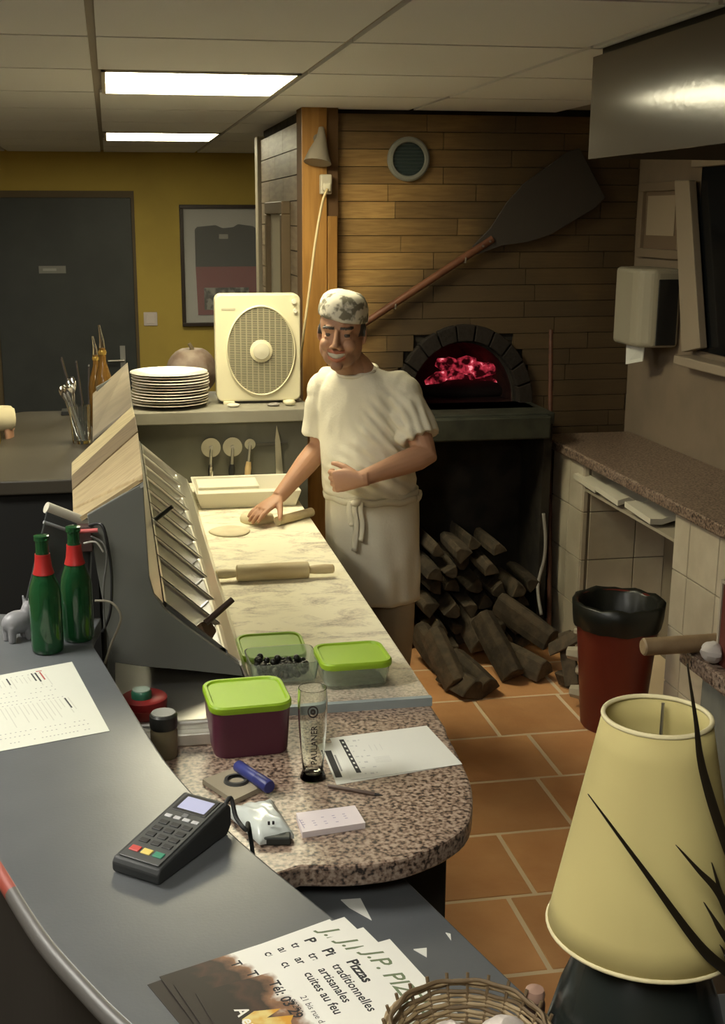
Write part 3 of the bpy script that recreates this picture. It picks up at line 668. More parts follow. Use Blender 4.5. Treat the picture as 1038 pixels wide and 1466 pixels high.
# hanging tools on the back panel
YT = 5.095
p0, p1 = at(355, 637, Y=5.105), at(412, 637, Y=5.105)
tag(MB().bb(p0.x, p1.x, 5.103, 5.115, p0.z-.006, p0.z+.006).build('magnet_rail', M('rail_dark', (.05, .045, .035), .4)), 'thin dark magnetic rail on the grey back panel', 'knife rail')
def cutter(px, py, r_, hx, hy, mat, lab):
    c = at(px, py, Y=YT); e_ = at(hx, hy, Y=YT)
    t = thing('pizza_cutter', lab, 'pizza cutter', c, group='pizza cutters hanging under the shelf')
    wl = MB().lathe([(r_, -.001), (r_, .001)], (0, 0, 0), 28, tilt=Rg); wl.build('wheel', M('cutter_steel', (.42, .40, .32), .38, .8), t)
    MB().cyl((0, .008, 0), (0, -.010, 0), .009, n=12).build('hub', steel_dull, t)
    d_ = e_-c
    MB().limb([(0, -.006, 0), d_*.42], [.006, .007], 8).build('fork', steel_dull, t, smooth=50)
    MB().limb([d_*.40, d_*.55, d_*.8, d_], [.010, .014, .012, .014], 12).build('handle', mat, t, smooth=50)
    MB().cyl((0, .0, r_*.2), (0, .02, r_*.2), .003, n=6).build('hook', steel_dull, t)
cutter(302, 641, .041, 301, 702, chrome_m, 'large pizza cutter with black and chrome handle nearest the plates')
cutter(333, 640, .041, 331, 701, black_pl, 'large pizza cutter with a black handle between the other two cutters')
cutter(358, 636, .023, 353, 698, wood_pale, 'small pizza cutter with a pale wooden handle')
k0, k1 = at(396, 609, Y=YT), at(400, 683, Y=YT)
t = thing('kitchen_knife', 'long kitchen knife hanging blade up on the panel', 'knife', k1)
MB().slab([k0, k0.lerp(k1, .3)+V((.012, 0, 0)), k1+V((.018, 0, 0)), k1+V((-.014, 0, 0)), k0.lerp(k1, .3)+V((-.010, 0, 0))], (0, .002, 0)).build('blade', M('knife_steel', (.50, .48, .40), .3, .85), t, w=True)
MB().slab([k1+V((-.006, -.005, 0)), k1+V((.016, -.005, 0)), k1+V((.014, -.005, -.11)), k1+V((-.006, -.005, -.11))], (0, .014, 0)).build('handle', black_pl, t, w=True, bevel=.003)

# flour tray, dough, rolling pin
t = thing('flour_tray', 'cream rectangular flour tray at the far end of the worktop', 'tray', (.49, 4.76, ZS))
tx, ty, th_ = .205, .165, .065
tw = MB(); o4 = [(sx*tx, sy*ty) for sx, sy in ((-1, -1), (1, -1), (1, 1), (-1, 1))]
def ring4(k, z): return [V((x*k, y*k*(1 if k == 1 else .99), z)) for x, y in o4]
tw.rings([ring4(.90, 0), ring4(1, th_), ring4(.96, th_), ring4(.87, .006)], True, True); tw.build('tray', white_pl, t, bevel=.006)
MB().box((-.07, -.01, .068), (.24, .16, .012)).build('lid', M('tray_lid', (.78, .74, .58), .5), t, bevel=.004)
d0, d1_ = at(397, 746, Z=ZS+.018), at(446, 733, Z=ZS+.018)
tag(MB().limb([d0, d1_], .017, 14).build('dough_stick', wood_flour, smooth=50), 'plain floury wooden stick lying beside the tray', 'rolling stick')
def blob(name, c, r, h, mat, lab, cat, amp=.12):
    m = MB().lathe([(r*.97, 0), (r, h*.35), (r*.94, h*.75), (r*.7, h), (r*.3, h*1.04)], c, 30)
    for v_ in m.v: q = v_-V(c); v_ += V((q.x, q.y, 0))*amp*mnoise.noise(V((q.x, q.y, 0))*14+V((c[0]*9, 3, 1)))
    return tag(m.build(name, mat, smooth=True), lab, cat)
dough_m = M('dough', (.72, .64, .44), .7, col2=(.66, .57, .38), scale=20)
c = at(330, 762, Z=ZS); blob('dough_round', (c.x, c.y, ZS), .075, .010, dough_m, 'flat thin round of dough on the floured slab', 'dough')
c = at(368, 746, Z=ZS); blob('dough_ball', (c.x, c.y, ZS), .062, .030, dough_m, 'thick ball of dough under the cook\'s hand', 'dough')
r0, r1 = at(308, 818, Z=ZS+.026), at(481, 818, Z=ZS+.026); r1.y = r0.y = (r0.y+r1.y)/2+.0
t = thing('rolling_pin', 'pale wooden rolling pin with turned handles on the floured slab', 'rolling pin', (r0+r1)/2)
def along(a, b_, prof_): return MB().limb([a.lerp(b_, s_) for s_, _ in prof_], [r_ for _, r_ in prof_], 20)
along(r0, r1, [(.17, .020), (.178, .0265), (.5, .027), (.775, .0265), (.783, .020)]).build('barrel', wood_flour, t, smooth=40, w=True)
along(r0, r1, [(0, .009), (.01, .014), (.08, .0155), (.15, .013), (.168, .012)]).build('handle', wood_flour, t, smooth=40, w=True)
along(r0, r1, [(.786, .012), (.83, .014), (.92, .0155), (.99, .014), (1.0, .009)]).build('handle', wood_flour, t, smooth=40, w=True)

# ------------------------------------------------------------------ right hand tiled counter
XP, ZT0, ZT1 = 2.06, .925, .972
t = thing('tiled_counter', 'white tiled counter with an open bay for the bin', 'counter', (2.25, 4.5, 0))
core = M('mortar', (.25, .21, .15), .9)
YP0, YP1, YP2 = 5.13, 4.20, 3.30          # far pier / bay / near pier
MB().bb(XP+.008, XR-.006, YP0, 5.52, 0, ZT0).build('far_pier', core, t, w=True)
MB().bb(XP+.008, XR-.006, YP2, YP1, 0, ZT0).build('near_pier', core, t, w=True)
MB().bb(XR-.02, XR-.002, YP1, YP0, 0, ZT0).build('bay_back', core, t, w=True)
tl = .226
def tiles(ax, lo, hi, start, fixed):
    zz = ZT0
    while zz > .01:
        z0 = max(zz-tl, 0); u = start
        while u < hi-.01:
            a, b_ = max(u, lo), min(u+tl, hi); u += tl
            if b_-a < .02: continue
            m = MB()
            if ax == 'x': m.bb(fixed, fixed+.008, a+.0025, b_-.0025, z0+.0025, zz-.0025)
            else: m.bb(a+.0025, b_-.0025, fixed-.008, fixed, z0+.0025, zz-.0025)
            m.build('tile', white_tile_m, t, w=True, bevel=.0015, segs=1)
        zz -= tl
tiles('x', YP0, 5.52, YP0-.06, XP)
tiles('x', YP2, YP1, YP1-.125-tl*4, XP)
tiles('y', XP, XR-.02, XP+.035-.0, YP0)
tiles('y', XP, XP+.035, XP-.2, YP0)
tag(MB().bb(XP-.03, XR, 2.95, 5.64, ZT0, ZT1).build('counter_slab', gran_d, bevel=.008), 'dark granite top running along the white tiled counter', 'worktop')
# shelf with folded cartons under the top
t = thing('bay_shelf', 'thin pale shelf across the bay under the granite top', 'shelf', (2.25, 4.65, .78))
MB().bb(XP+.005, XR-.03, YP1+.002, YP0-.010, .80, .812).build('board', M('shelf_board', (.38, .33, .24), .6), t, w=True)
for i, (px, py) in enumerate(((848, 684), (880, 703), (925, 730))):
    p = at(px, py, X=XP+.02); m = MB(); n = 7; rr = []
    for k in range(n):
        s_ = k/(n-1); rr.append([V((XP-.015+.30*s_, p.y-.12, .815+.03*mnoise.noise(V((k*.7, i, 0)))+.012)), V((XP-.02+.30*s_, p.y+.12, .83+.03*mnoise.noise(V((k*.7, i, 5)))+.012)), V((XP-.02+.30*s_, p.y+.12, .85+.03*mnoise.noise(V((k*.7, i, 5)))+.015)), V((XP-.015+.30*s_, p.y-.12, .835+.03*mnoise.noise(V((k*.7, i, 0)))+.015))])
    m.rings(rr)
    tag(m.build('folded_carton', M('carton', (.60, .56, .44), .7), smooth=40), ('crumpled cream carton on the bay shelf at its far end', 'crumpled white carton in the middle of the bay shelf', 'flat cream carton on the bay shelf beside the near pier')[i], 'carton', 'cartons under the granite top')
# bin
bc = V((1.925, 4.36, 0)); t = thing('rubbish_bin', 'round dark red rubbish bin with a black liner', 'bin', bc)
MB().lathe([(.118, 0), (.125, .01), (.165, .50), (.172, .505), (.172, .525), (.160, .525), (.118, .02)], (0, 0, 0), 40, True, True).build('bin_body', M('bin_red', (.15, .022, .012), .4), t, smooth=40)
m = MB(); rr = []
for r_, z in ((.171, .43), (.178, .47), (.182, .528), (.170, .535), (.152, .52), (.140, .35), (.11, .12), (.02, .10)):
    rr.append([V(((r_+.006*mnoise.noise(V((k*.6, z*7, 1))))*math.cos(2*PI*k/40), (r_+.006*mnoise.noise(V((k*.6, z*7, 1))))*math.sin(2*PI*k/40), z+.010*mnoise.noise(V((k*.5, 3, z*9))))) for k in range(40)])
m.rings(rr, False, True); m.build('liner', M('bin_liner', (.012, .013, .010), .35), t, smooth=True)
# pale kindling and scraps between logs and bin
for i, (px, py, r_) in enumerate(((838, 905, .035), (832, 935, .05), (842, 960, .04), (836, 990, .05), (845, 1020, .035), (850, 1042, .03))):
    q = at(px, py, Y=4.62-.02*i); q.z = max(q.z, r_*.8) if i in (3, 4, 5) else q.z
    p0 = V((q.x-r_, q.y+.02, max(.02, q.z))); p1 = V((q.x+r_*.6, q.y-.05, max(.03, q.z-.03)))
    m = MB().limb([p0, p0.lerp(p1, .5)+V((0, 0, .02)), p1], [r_*.5, r_*.7, r_*.45], 7)
    tag(m.build('kindling', M('kindling', (.34, .30, .22), .8, rand=.2), smooth=30), 'pale chunk of kindling heaped between the firewood and the red bin', 'wood chunk', 'kindling beside the red bin')
for i, (a, b_) in enumerate((((790, 930), (838, 905)), ((800, 985), (840, 1000)), ((812, 905), (822, 1000)))):
    p0, p1 = at(*a, Y=4.80), at(*b_, Y=4.66); p0.z = max(p0.z, .05); p1.z = max(p1.z, .05); log(p0, p1, .04, i*1.1, i, 'thin split branch propped between the firewood heap and the red bin', 'branches beside the bin')

# paper towel dispenser on the right wall
t = thing('towel_dispenser', 'white paper towel dispenser with dark window on the right wall', 'towel dispenser', (XR, 5.30, 1.40))
ya, yb = at(878, 430, X=XR-.20).y, at(967, 430, X=XR-.02).y
yd0, yd1 = min(ya, yb), max(ya, yb)
yd0, yd1 = 5.16, 5.50
sec = [(XR-.004, yd0), (XR-.13, yd0), (XR-.185, yd0+.045), (XR-.195, yd0+.10), (XR-.195, yd1-.06), (XR-.17, yd1), (XR-.004, yd1)]
MB().prism(sec, 1.43, 1.775).build('cover', M('dispenser_white', (.36, .33, .25), .4), t, w=True, bevel=.02, segs=3)
MB().bb(XR-.115, XR-.02, yd0-.004, yd0+.004, 1.44, 1.73).build('window', black_pl, t, w=True, bevel=.006)
MB().slab([(XR-.13, yd0+.08, 1.46), (XR-.13, yd1-.06, 1.46), (XR-.14, yd1-.09, 1.33), (XR-.12, yd0+.11, 1.36)], (.004, 0, 0)).build('paper_towel', paper_m, t, w=True)
# window, sill and notice on the right wall
c4 = [at(x, y, X=XR-.02) for x, y in ((976, 258), (997, 258), (1013, 498), (986, 504))]
wy1 = c4[1].y
win = struct(MB().bb(XR-.012, XR-.002, 3.6, wy1-.03, 1.44, 2.2).build('window_1', M('night_glass', (.006, .007, .008), .12)))
fp = MB(); wf = M('window_frame_white', (.33, .27, .20), .55)
fp.slab(c4, (-.035, 0, 0)); fp.build('window_jamb', wf, win, bevel=.004, w=True)
MB().bb(XR-.09, XR-.002, 3.6, c4[3].y, 1.375, 1.415).build('window_sill', wf, win, bevel=.006, w=True)
MB().bb(XR-.05, XR-.002, 3.6, wy1, 2.2, 2.27).build('window_head', wf, win, bevel=.004, w=True)
for y in (4.3,): MB().bb(XR-.05, XR-.002, y-.03, y+.03, 1.44, 2.2).build('window_mullion', wf, win, w=True)
n0, n1 = at(922, 262, X=XR-.01), at(978, 372, X=XR-.01)
t = thing('framed_notice', 'dim framed notice on the right wall above the towel dispenser', 'framed notice', (XR, (n0.y+n1.y)/2, (n0.z+n1.z)/2))
hy, hz = abs(n0.y-n1.y)/2, abs(n0.z-n1.z)/2; fr = MB()
for q in ((-hy, hy, -hz, -hz+.04), (-hy, hy, hz-.04, hz), (-hy, -hy+.04, -hz+.04, hz-.04), (hy-.04, hy, -hz+.04, hz-.04)): fr.bb(-.03, -.001, q[0], q[1], q[2], q[3])
fr.build('frame', M('notice_frame', (.20, .15, .10), .6), t, bevel=.003)
MB().bb(-.012, -.001, -hy+.04, hy-.04, -hz+.04, hz-.04).build('mount', M('notice_mount', (.16, .11, .07), .8), t)
MB().bb(-.016, -.012, -hy+.10, hy-.07, -hz+.10, hz-.06).build('sheet', M('notice_sheet', (.34, .27, .19), .8), t)

# extractor hood
XH, YH, ZH = 1.398, 3.575, 2.162
t = thing('extractor_hood', 'large brushed steel extractor hood hanging from the ceiling', 'extractor hood', (1.95, 2.3, ZC))
hx1, hy0 = XR-.01, .9
m = MB(); th = .012
m.bb(XH, XH+th, hy0, YH, ZH, ZC-.022).bb(XH+th, hx1, YH-th, YH, ZH, ZC-.022).bb(XH+th, hx1, hy0, hy0+th, ZH, ZC-.022)
m.build('skirt', hood_m, t, w=True)
MB().bb(XH+th, hx1, hy0+th, YH-th, ZC-.10, ZC-.09).build('top_plate', steel_dull, t, w=True)
for k in range(5): MB().box((1.95, hy0+.35+k*.5, ZH+.10), (1.0, .44, .03), Rx(.15)).build('grease_filter', M('filter', (.08, .075, .06), .6, .5), t, w=True)
MB().bb(XH+.02, hx1, hy0+.02, YH-.02, ZC-.09, ZC-.0).build('plenum', dark_m, t, w=True)

# grill counter under the hood with box and rolling pin
t = thing('grill_counter', 'granite topped grill counter under the extractor hood', 'counter', (1.95, 2.4, 0))
MB().bb(1.44, 2.03, 1.75, 2.86, .855, .90).build('granite_top', gran_d, t, w=True, bevel=.006)
m = MB(); rr = []
MB().bb(1.50, 2.03, 1.80, 2.80, 0, .855).build('body', M('grill_dark', (.05, .047, .04), .6), t, w=True)
n = 60; vs_ = []; m = MB(); r0_, r1_ = [], []
rr = []
for z in (.855, .6, .35, .12):
    a = []
    for k in range(n): y = 1.80+1.0*k/(n-1); a.append(V((1.485-.018*math.sin(k*.9)*(.9-z)-.004*math.sin(k*2.3), y, z)))
    rr.append(a)
m = MB(); vs_ = [p for a in rr for p in a]; fs = [(i*n+j, i*n+j+1, (i+1)*n+j+1, (i+1)*n+j) for i in range(3) for j in range(n-1)]; m.add(vs_, fs)
o = m.build('cloth_skirt', M('grey_cloth', (.13, .125, .10), .85), t, smooth=True, w=True); so = o.modifiers.new('s', 'SOLIDIFY'); so.thickness = .004
p = at(1011, 938, Z=.90); bx = p.x
t = thing('wooden_box', 'dark red open box on the grill counter', 'box', (bx+.15, 2.62, .90))
rm = M('box_red', (.12, .028, .018), .55); m = MB()
MB().bb(bx, bx+.012, 2.48, 2.72, .902, 1.115).build('side', rm, t, w=True)
MB().bb(bx+.30, bx+.312, 2.48, 2.72, .902, 1.115).build('side', rm, t, w=True)
MB().bb(bx+.012, bx+.30, 2.48, 2.492, .902, 1.115).build('side', rm, t, w=True)
MB().bb(bx+.012, bx+.30, 2.708, 2.72, .902, 1.115).build('side', rm, t, w=True)
MB().bb(bx, bx+.312, 2.48, 2.72, .900, .903).build('base', rm, t, w=True)
rimm = M('box_rim', (.40, .34, .26), .5)
for q in ((bx-.004, bx+.014, 2.476, 2.724), (bx+.298, bx+.316, 2.476, 2.724), (bx+.014, bx+.298, 2.476, 2.494), (bx+.014, bx+.298, 2.706, 2.724)): MB().bb(*q, 1.113, 1.121).build('rim', rimm, t, w=True)
MB().bb(bx-.004, bx+.004, 2.716, 2.724, .902, 1.113).build('rim', rimm, t, w=True)
q0, q1 = at(921, 909, Z=.928), at(1003, 907, Z=.928)
q1.y = q0.y = 2.80; q0, q1 = at(921, 909, Y=2.80), at(1003, 907, Y=2.80)
q0.z = q1.z = .925
t = thing('wooden_roller', 'thick pale wooden roller jutting over the grill counter edge', 'wooden roller', (q0+q1)/2)
MB().limb([q0, q0+V((.004, 0, 0)), q1+V((.12, 0, 0))], [.019, .023, .024], 20).build('roller', M('roller_wood', (.34, .24, .13), .55, col2=(.28, .19, .10), scale=20), t, w=True, smooth=40)
MB().cyl(q1+V((.12, 0, 0)), q1+V((.18, 0, 0)), .012).build('handle', wood_pale, t, w=True, smooth=40)
p = at(1004, 866, Y=2.78)
m = MB().ell((p.x+.01, 2.72, .925), (.03, .035, .025), None, 16, 10)
for v_ in m.v: v_ += V((mnoise.noise(v_*45), mnoise.noise(v_*45+V((7, 0, 0))), mnoise.noise(v_*45+V((0, 7, 0)))*.4))*.014
m.xf(Matrix.Translation((0, 0, .005)))
tag(m.build('crumpled_tissue', M('tissue', (.5, .46, .42), .8), smooth=30), 'crumpled white tissue beside the dark red box', 'tissue')

# ------------------------------------------------------------------ grey bar
ZB = 1.10
inner = [at(x, y, Z=ZB) for x, y in ((145, 884), (132, 915), (150, 950), (205, 1040), (250, 1105), (330, 1190), (430, 1275), (520, 1345), (600, 1400), (690, 1450))]
inner = [V((p.x, p.y, 0)) for p in inner]+[V((.46, 1.175, 0)), V((.60, 1.185, 0)), V((1.10, 1.17, 0))]
outer = [V((-.48, 2.88, 0)), V((-.44, 2.55, 0)), V((-.36, 2.15, 0)), V((-.27, 1.85, 0))]+[at(x, y, Z=ZB)*1 for x, y in ((0, 1238), (60, 1333), (120, 1403), (185, 1468))]+[V((.08, 1.09, 0)), V((.20, .96, 0)), V((.40, .86, 0)), V((.7, .80, 0)), V((1.10, .78, 0))]
outer = [V((p.x, p.y, 0)) for p in outer]
si, so_ = spline(inner, 6), spline(outer, 6)
t = thing('bar_counter', 'curved grey laminate bar counter with worn red edge', 'bar counter', (0, 1.7, 0))
poly = [(p.x, p.y) for p in si]+[(p.x, p.y) for p in reversed(so_)]
MB().prism(poly, ZB-.035, ZB).build('bar_top', bargrey_m, t, w=True, bevel=.004)
red = M('worn_red_edge', (.30, .055, .035), .5, col2=(.12, .11, .10), scale=16, mix=(.50, .58)); gre = M('grey_edge', (.10, .095, .088), .4)
yk = [i for i, p in enumerate(so_) if 1.555 < p.y < 1.70]; k0_, k1_ = yk[0], yk[-1]
for seg, mt in ((so_[:k0_+1], gre), (so_[k0_:k1_+1], red), (so_[k1_:], gre)): MB().limb([p+V((0, 0, ZB-.012)) for p in seg], .013, 10).build('edge_band', mt, t, smooth=60, w=True)
def offs_(pts, d):
    out = []
    for i, p in enumerate(pts):
        T = (pts[min(i+1, len(pts)-1)]-pts[max(i-1, 0)]).normalized(); out.append(p+V((-T.y, T.x, 0))*d)
    return out
pin = offs_(so_, .012)
ring = [(p.x, p.y) for p in pin]+[(p.x, p.y) for p in reversed(offs_(so_, .04))]
MB().prism(ring, 0, ZB-.035).build('front_panel', M('bar_front', (.018, .014, .010), .6), t, w=True)
# lower grey service shelf on the kitchen side
ZL = .80
lo_in = [V((p.x, p.y, 0)) for p in (at(430, 1225, Z=ZL), at(565, 1243, Z=ZL), at(660, 1335, Z=ZL), at(762, 1432, Z=ZL))]
lo = [(.10, 1.92)]+[(p.x, p.y) for p in spline([V((.40, 2.14, 0)), V((lo_in[1].x-.02, lo_in[1].y+.06, 0)), lo_in[1], lo_in[2], lo_in[3], V((.68, 1.40, 0))], 4)]+[(.70, 1.22), (.46, 1.20), (.36, 1.26), (.26, 1.44), (.16, 1.66)]
MB().prism(lo, ZL-.03, ZL).build('service_shelf', bargrey_m, t, w=True, bevel=.004)
MB().prism([(x*.94-.01 if x > .3 else x, y-.01) for x, y in lo], 0, ZL-.03).build('service_cabinet', M('service_dark', (.05, .045, .04), .6), t, w=True)

# far bar section with bottles and cutlery
ZF = 1.12
t = thing('far_bar_counter', 'brown laminate bar section behind the topping rail', 'bar counter', (-.27, 5.0, 0))
fb = [(-.075, 4.24), (-.075, 5.82)]+[(-.40+.07*math.cos(a)-.0, 5.75+.07*math.sin(a)) for a in (PI/2, PI*.66, PI*.83, PI)]+[(-.475, 5.4), (-.46, 4.8), (-.43, 4.24)]
MB().prism(fb, ZF-.05, ZF).build('bar_top', farbar_m, t, w=True, bevel=.006)
MB().bb(-.44, -.09, 4.30, 5.74, 0, ZF-.05).build('body', dark_m, t, w=True)

# ------------------------------------------------------------------ things on the far bar
p = at(117, 634, Z=ZF)
gx0, gy0 = p.x, p.y
t = thing('cutlery_glass', 'tall glass of cutlery on the far brown bar', 'glass', (gx0, gy0, ZF))
MB().lathe([(.034, 0), (.036, .004), (.043, .15), (.0405, .15), (.034, .012), (.0, .010)], (0, 0, 0), 28, True, True).build('tumbler', glass_m, t, smooth=40)
for k in range(9):
    a = rnd.uniform(0, 6.28); tip = V((.025*math.cos(a)-.05*(k % 3 == 0)-.03, .03*math.sin(a), .20+rnd.uniform(0, .05))); b0 = V((.012*math.cos(a+2), .012*math.sin(a+2), .012))
    o = thing('fork' if k % 2 else 'spoon', 'metal %s standing in the cutlery glass on the far bar' % ('fork' if k % 2 else 'spoon'), 'fork' if k % 2 else 'spoon', (gx0, gy0, ZF+.002), group='cutlery in the glass')
    MB().limb([b0, b0.lerp(tip, .8)], [.004, .003], 6, flat=.4).build('stem', chrome_m, o, smooth=60)
    d_ = (tip-b0).normalized()
    MB().limb([b0.lerp(tip, .78), tip-d_*.02, tip, tip+d_*.015], [.003, .012, .013, .004], 8, flat=.35).build('head', chrome_m, o, smooth=60)
p = at(113, 598, Z=ZF)
t = thing('menu_holder', 'black menu holder behind the cutlery glass', 'menu holder', (p.x, p.y+.12, ZF))
MB().box((0, 0, .01), (.16, .09, .02)).build('base', black_pl, t, bevel=.003)
for k, (x, a, h) in enumerate(((-.03, -.22, .24), (.02, -.10, .22), (.06, .05, .2))):
    MB().box((x-.012, .0, .02+h/2), (.006, .08, h), Ry(a)).build('menu_card', M('menu_dark', (.05, .04, .04), .35), t)
def oil(px, top, Y, lab, sc):
    b0 = at(px, 560, Y=Y); z1 = at(px, top, Y=Y).z; h = z1-ZF
    t = thing('oil_bottle', lab, 'bottle', (b0.x, Y, ZF), group='oil bottles on the far bar')
    MB().lathe([(.03*sc, 0), (.036*sc, .01), (.038*sc, h*.45), (.03*sc, h*.56), (.014*sc, h*.68), (.013*sc, h*.80)], (0, 0, 0), 24).build('glass_body', amber_m, t, smooth=40)
    MB().limb([(0, 0, h*.79), (0, 0, h*.86), (-.004, 0, h*.93), (-.008, 0, h)], [.012, .010, .006, .004], 10).build('pourer', chrome_m, t, smooth=50)
    MB().lathe([(.0145*sc, h*.74), (.017*sc, h*.76), (.0145*sc, h*.78)], (0, 0, 0), 20, False, False).build('collar', M('gold_band', (.5, .33, .08), .3, .8), t, smooth=40)
oil(149, 465, 5.05, 'tall amber oil bottle with silver pourer on the far bar', 1.0)
oil(139, 481, 5.30, 'shorter amber oil bottle beside the tall one on the far bar', .9)

# ------------------------------------------------------------------ things on the grey bar
def bottle(px, py, lab, k):
    p = at(px, py, Z=ZB); t = thing('beer_bottle', lab, 'bottle', (p.x, p.y, ZB), (0, 0, k), group='green bottles on the grey bar')
    pr = [(.028, 0), (.0325, .004), (.034, .015), (.034, .125), (.031, .145), (.0215, .170), (.0155, .19), (.0135, .225), (.0135, .243), (.016, .245), (.016, .255), (.013, .256)]
    MB().lathe(pr, (0, 0, 0), 32).build('glass_body', greenglass_m, t, smooth=50)
    MB().lathe([(.0225, .1735), (.0185, .187), (.0165, .205), (.0158, .216), (.0145, .216), (.015, .20), (.021, .172)], (0, 0, 0), 32, False, False).build('neck_label', redfoil_m, t, smooth=50)
bottle(69, 932, 'green glass bottle with red neck label in front of the grey figurine', .3)
bottle(113, 915, 'green glass bottle with red neck label beside the cables', 1.)
p = at(38, 897, Z=ZB); t = thing('figurine', 'small grey lumpy animal figurine behind the green bottles', 'figurine', (p.x-.012, 2.625, ZB), (0, 0, .6))
m = MB().ell((0, 0, .05), (.045, .03, .032)).ell((.04, 0, .078), (.024, .02, .022)).ell((.062, 0, .072), (.012, .010, .010))
for sx in (-.025, .025):
    for sy in (-.014, .014): m.limb([(sx, sy, .045), (sx, sy, .0)], [.013, .010], 8)
for sy in (-.012, .012): m.limb([(.035, sy, .09), (.03, sy*1.3, .115)], [.008, .003], 8)
t.scale = (.82, .82, .82); me = remesh(m, .003, 4); place('body', me, M('figurine_grey', (.22, .22, .23), .35), t)
# register screen with cables
p = at(85, 872, Z=ZB)
t = thing('register_screen', 'dark till screen with a pale top edge at the end of the bar', 'till', (p.x+.01, 2.69, ZB))
q = [at(66, 732, Y=2.70), at(131, 757, Y=2.74), V((-.085, 2.73, ZB+.012)), V((-.235, 2.69, ZB+.012))]
MB().slab(q, (.004, .035, .0)).build('screen_back', M('till_dark', (.06, .068, .068), .4), t, w=True, bevel=.004)
MB().limb([q[0]+V((0, .012, .006)), q[1]+V((0, .012, .006))], .013, 12).build('top_edge', M('till_pale', (.52, .50, .40), .35), t, smooth=50, w=True)
MB().limb([q[0].lerp(q[3], .09)+V((0, -.004, 0)), q[1].lerp(q[2], .10)+V((0, -.004, 0))], .004, 8).build('bezel', M('till_grey', (.25, .26, .26), .35), t, smooth=50, w=True)
MB().bb(-.22, -.11, 2.67, 2.78, ZB, ZB+.014).build('foot', black_pl, t, w=True, bevel=.004)
MB().box(at(121, 770, Y=2.715), (.035, .03, .06)).build('socket_block', M('block_brown', (.07, .04, .035), .5), t, w=True, bevel=.003)
def cable(name, pts, r_, mat, lab): return tag(MB().limb(spline([V(q) for q in pts], 8), r_, 8).build(name, mat, smooth=True), lab, 'cable')
cg = M('cable_grey', (.13, .13, .12), .5)
cable('cable', [at(128, 752, Y=2.69), at(146, 752, Y=2.66), at(155, 785, Y=2.66), at(160, 825, Y=2.67), at(158, 875, Y=2.68), at(147, 905, Y=2.69)], .0035, M('cable_black', (.02, .02, .02), .4), 'thick black cable looping from the till past the grey panel')
cable('cable', [at(130, 768, Y=2.66), at(148, 778, Y=2.65), at(153, 800, Y=2.65), at(148, 845, Y=2.66), at(150, 900, Y=2.66)], .0025, cg, 'thin grey cable hanging beside the green bottles')
cable('cable', [at(136, 860, Y=2.66), at(160, 863, Y=2.65), at(173, 885, Y=2.64), at(160, 920, Y=2.65), at(150, 950, Y=2.66)], .0028, M('cable_tan', (.30, .27, .20), .5), 'tan cable curling in a loop below the grey panel')
cable('cable', [at(120, 778, Y=2.655), at(137, 776, Y=2.65), at(148, 790, Y=2.652)], .0022, M('cable_white', (.5, .48, .42), .5), 'short white cable below the red connector')
rp = [at(112, 761, Y=2.65), at(140, 759, Y=2.65)]
tag(MB().limb(rp, .0048, 10).build('connector', M('connector_red', (.55, .12, .12), .4), smooth=50), 'small red cable connector on the till', 'connector')

def sheet(name, c4, z, th, mat, lab, cat, group=None):
    """paper defined by its corner points on the surface; returns root with x along edge 0-1"""
    a, b_, c, d = c4; x = (b_-a); lx = x.length; ang = math.atan2(x.y, x.x)
    t = thing(name, lab, cat, (a.x, a.y, z), (0, 0, ang), group)
    inv = (Matrix.Translation((a.x, a.y, z)) @ Matrix.Rotation(ang, 4, 'Z')).inverted()
    pl_ = [inv @ V((q.x, q.y, z)) for q in c4]
    MB().prism([(q.x, q.y) for q in pl_], 0, th).build('sheet', mat, t)
    return t, pl_
def marks(t, rects, mat, z, name='printed_text'):
    if len(rects) <= 8:
        for (x, y, w_, h) in rects: MB().bb(x, x+w_, y, y+h, z, z+.00015).build(name, mat, t)
        return
    m = MB()
    for (x, y, w_, h) in rects: m.bb(x, x+w_, y, y+h, z, z+.00015)
    return m.build(name, mat, t, kind='stuff')
# price list
c4 = [at(-42, 1084, Z=ZB), at(157, 1047, Z=ZB), at(103, 948, Z=ZB), at(-42, 975, Z=ZB)]
t, pl_ = sheet('price_list', c4, ZB+.0004, .0006, M('menu_paper', (.60, .61, .52), .55), 'white printed price list lying on the grey bar', 'price list')
W_, Hh = (pl_[1]-pl_[0]).length, pl_[2].y
rc = []; rk = []
for row, (yf, n, s_) in enumerate(((.06, 22, .30), (.12, 24, .12), (.17, 20, .2), (.52, 26, 0.), (.57, 30, 0.), (.64, 24, 0), (.69, 22, 0), (.90, 20, 0.))):
    for k in range(n):
        if rnd.random() < .2: continue
        rk.append((W_*(s_+(.93-s_)*k/n)-.08*W_*yf, Hh*yf+.002*math.sin(row), .0028, .0028))
for col in range(26):
    for j, (y0, y1) in enumerate(((.21, .50), (.71, .88))):
        L_ = rnd.uniform(.3, 1)*(y1-y0); rc.append((W_*(.03+.035*col)-.08*W_*y0, Hh*(y1-L_), .0018, Hh*L_))
marks(t, rk, ink_grey, .0006); marks(t, rc, M('faint_ink', (.48, .48, .41), .6), .0006)
marks(t, [(W_*.86-.02, Hh*.78, .0035, Hh*.14), (W_*.83-.02, Hh*.80, .003, Hh*.12), (W_*.62-.02, Hh*.80, .003, Hh*.10), (W_*.86, Hh*.36, .003, Hh*.14), (W_*.24, Hh*.44, .003, Hh*.10), (W_*.27, Hh*.44, .003, Hh*.13)], ink_m, .0007)
marks(t, [(W_*.88-.02, Hh*.93, .012, .004), (W_*.90-.02, Hh*.80, .003, Hh*.12)], ink_red, .0007)

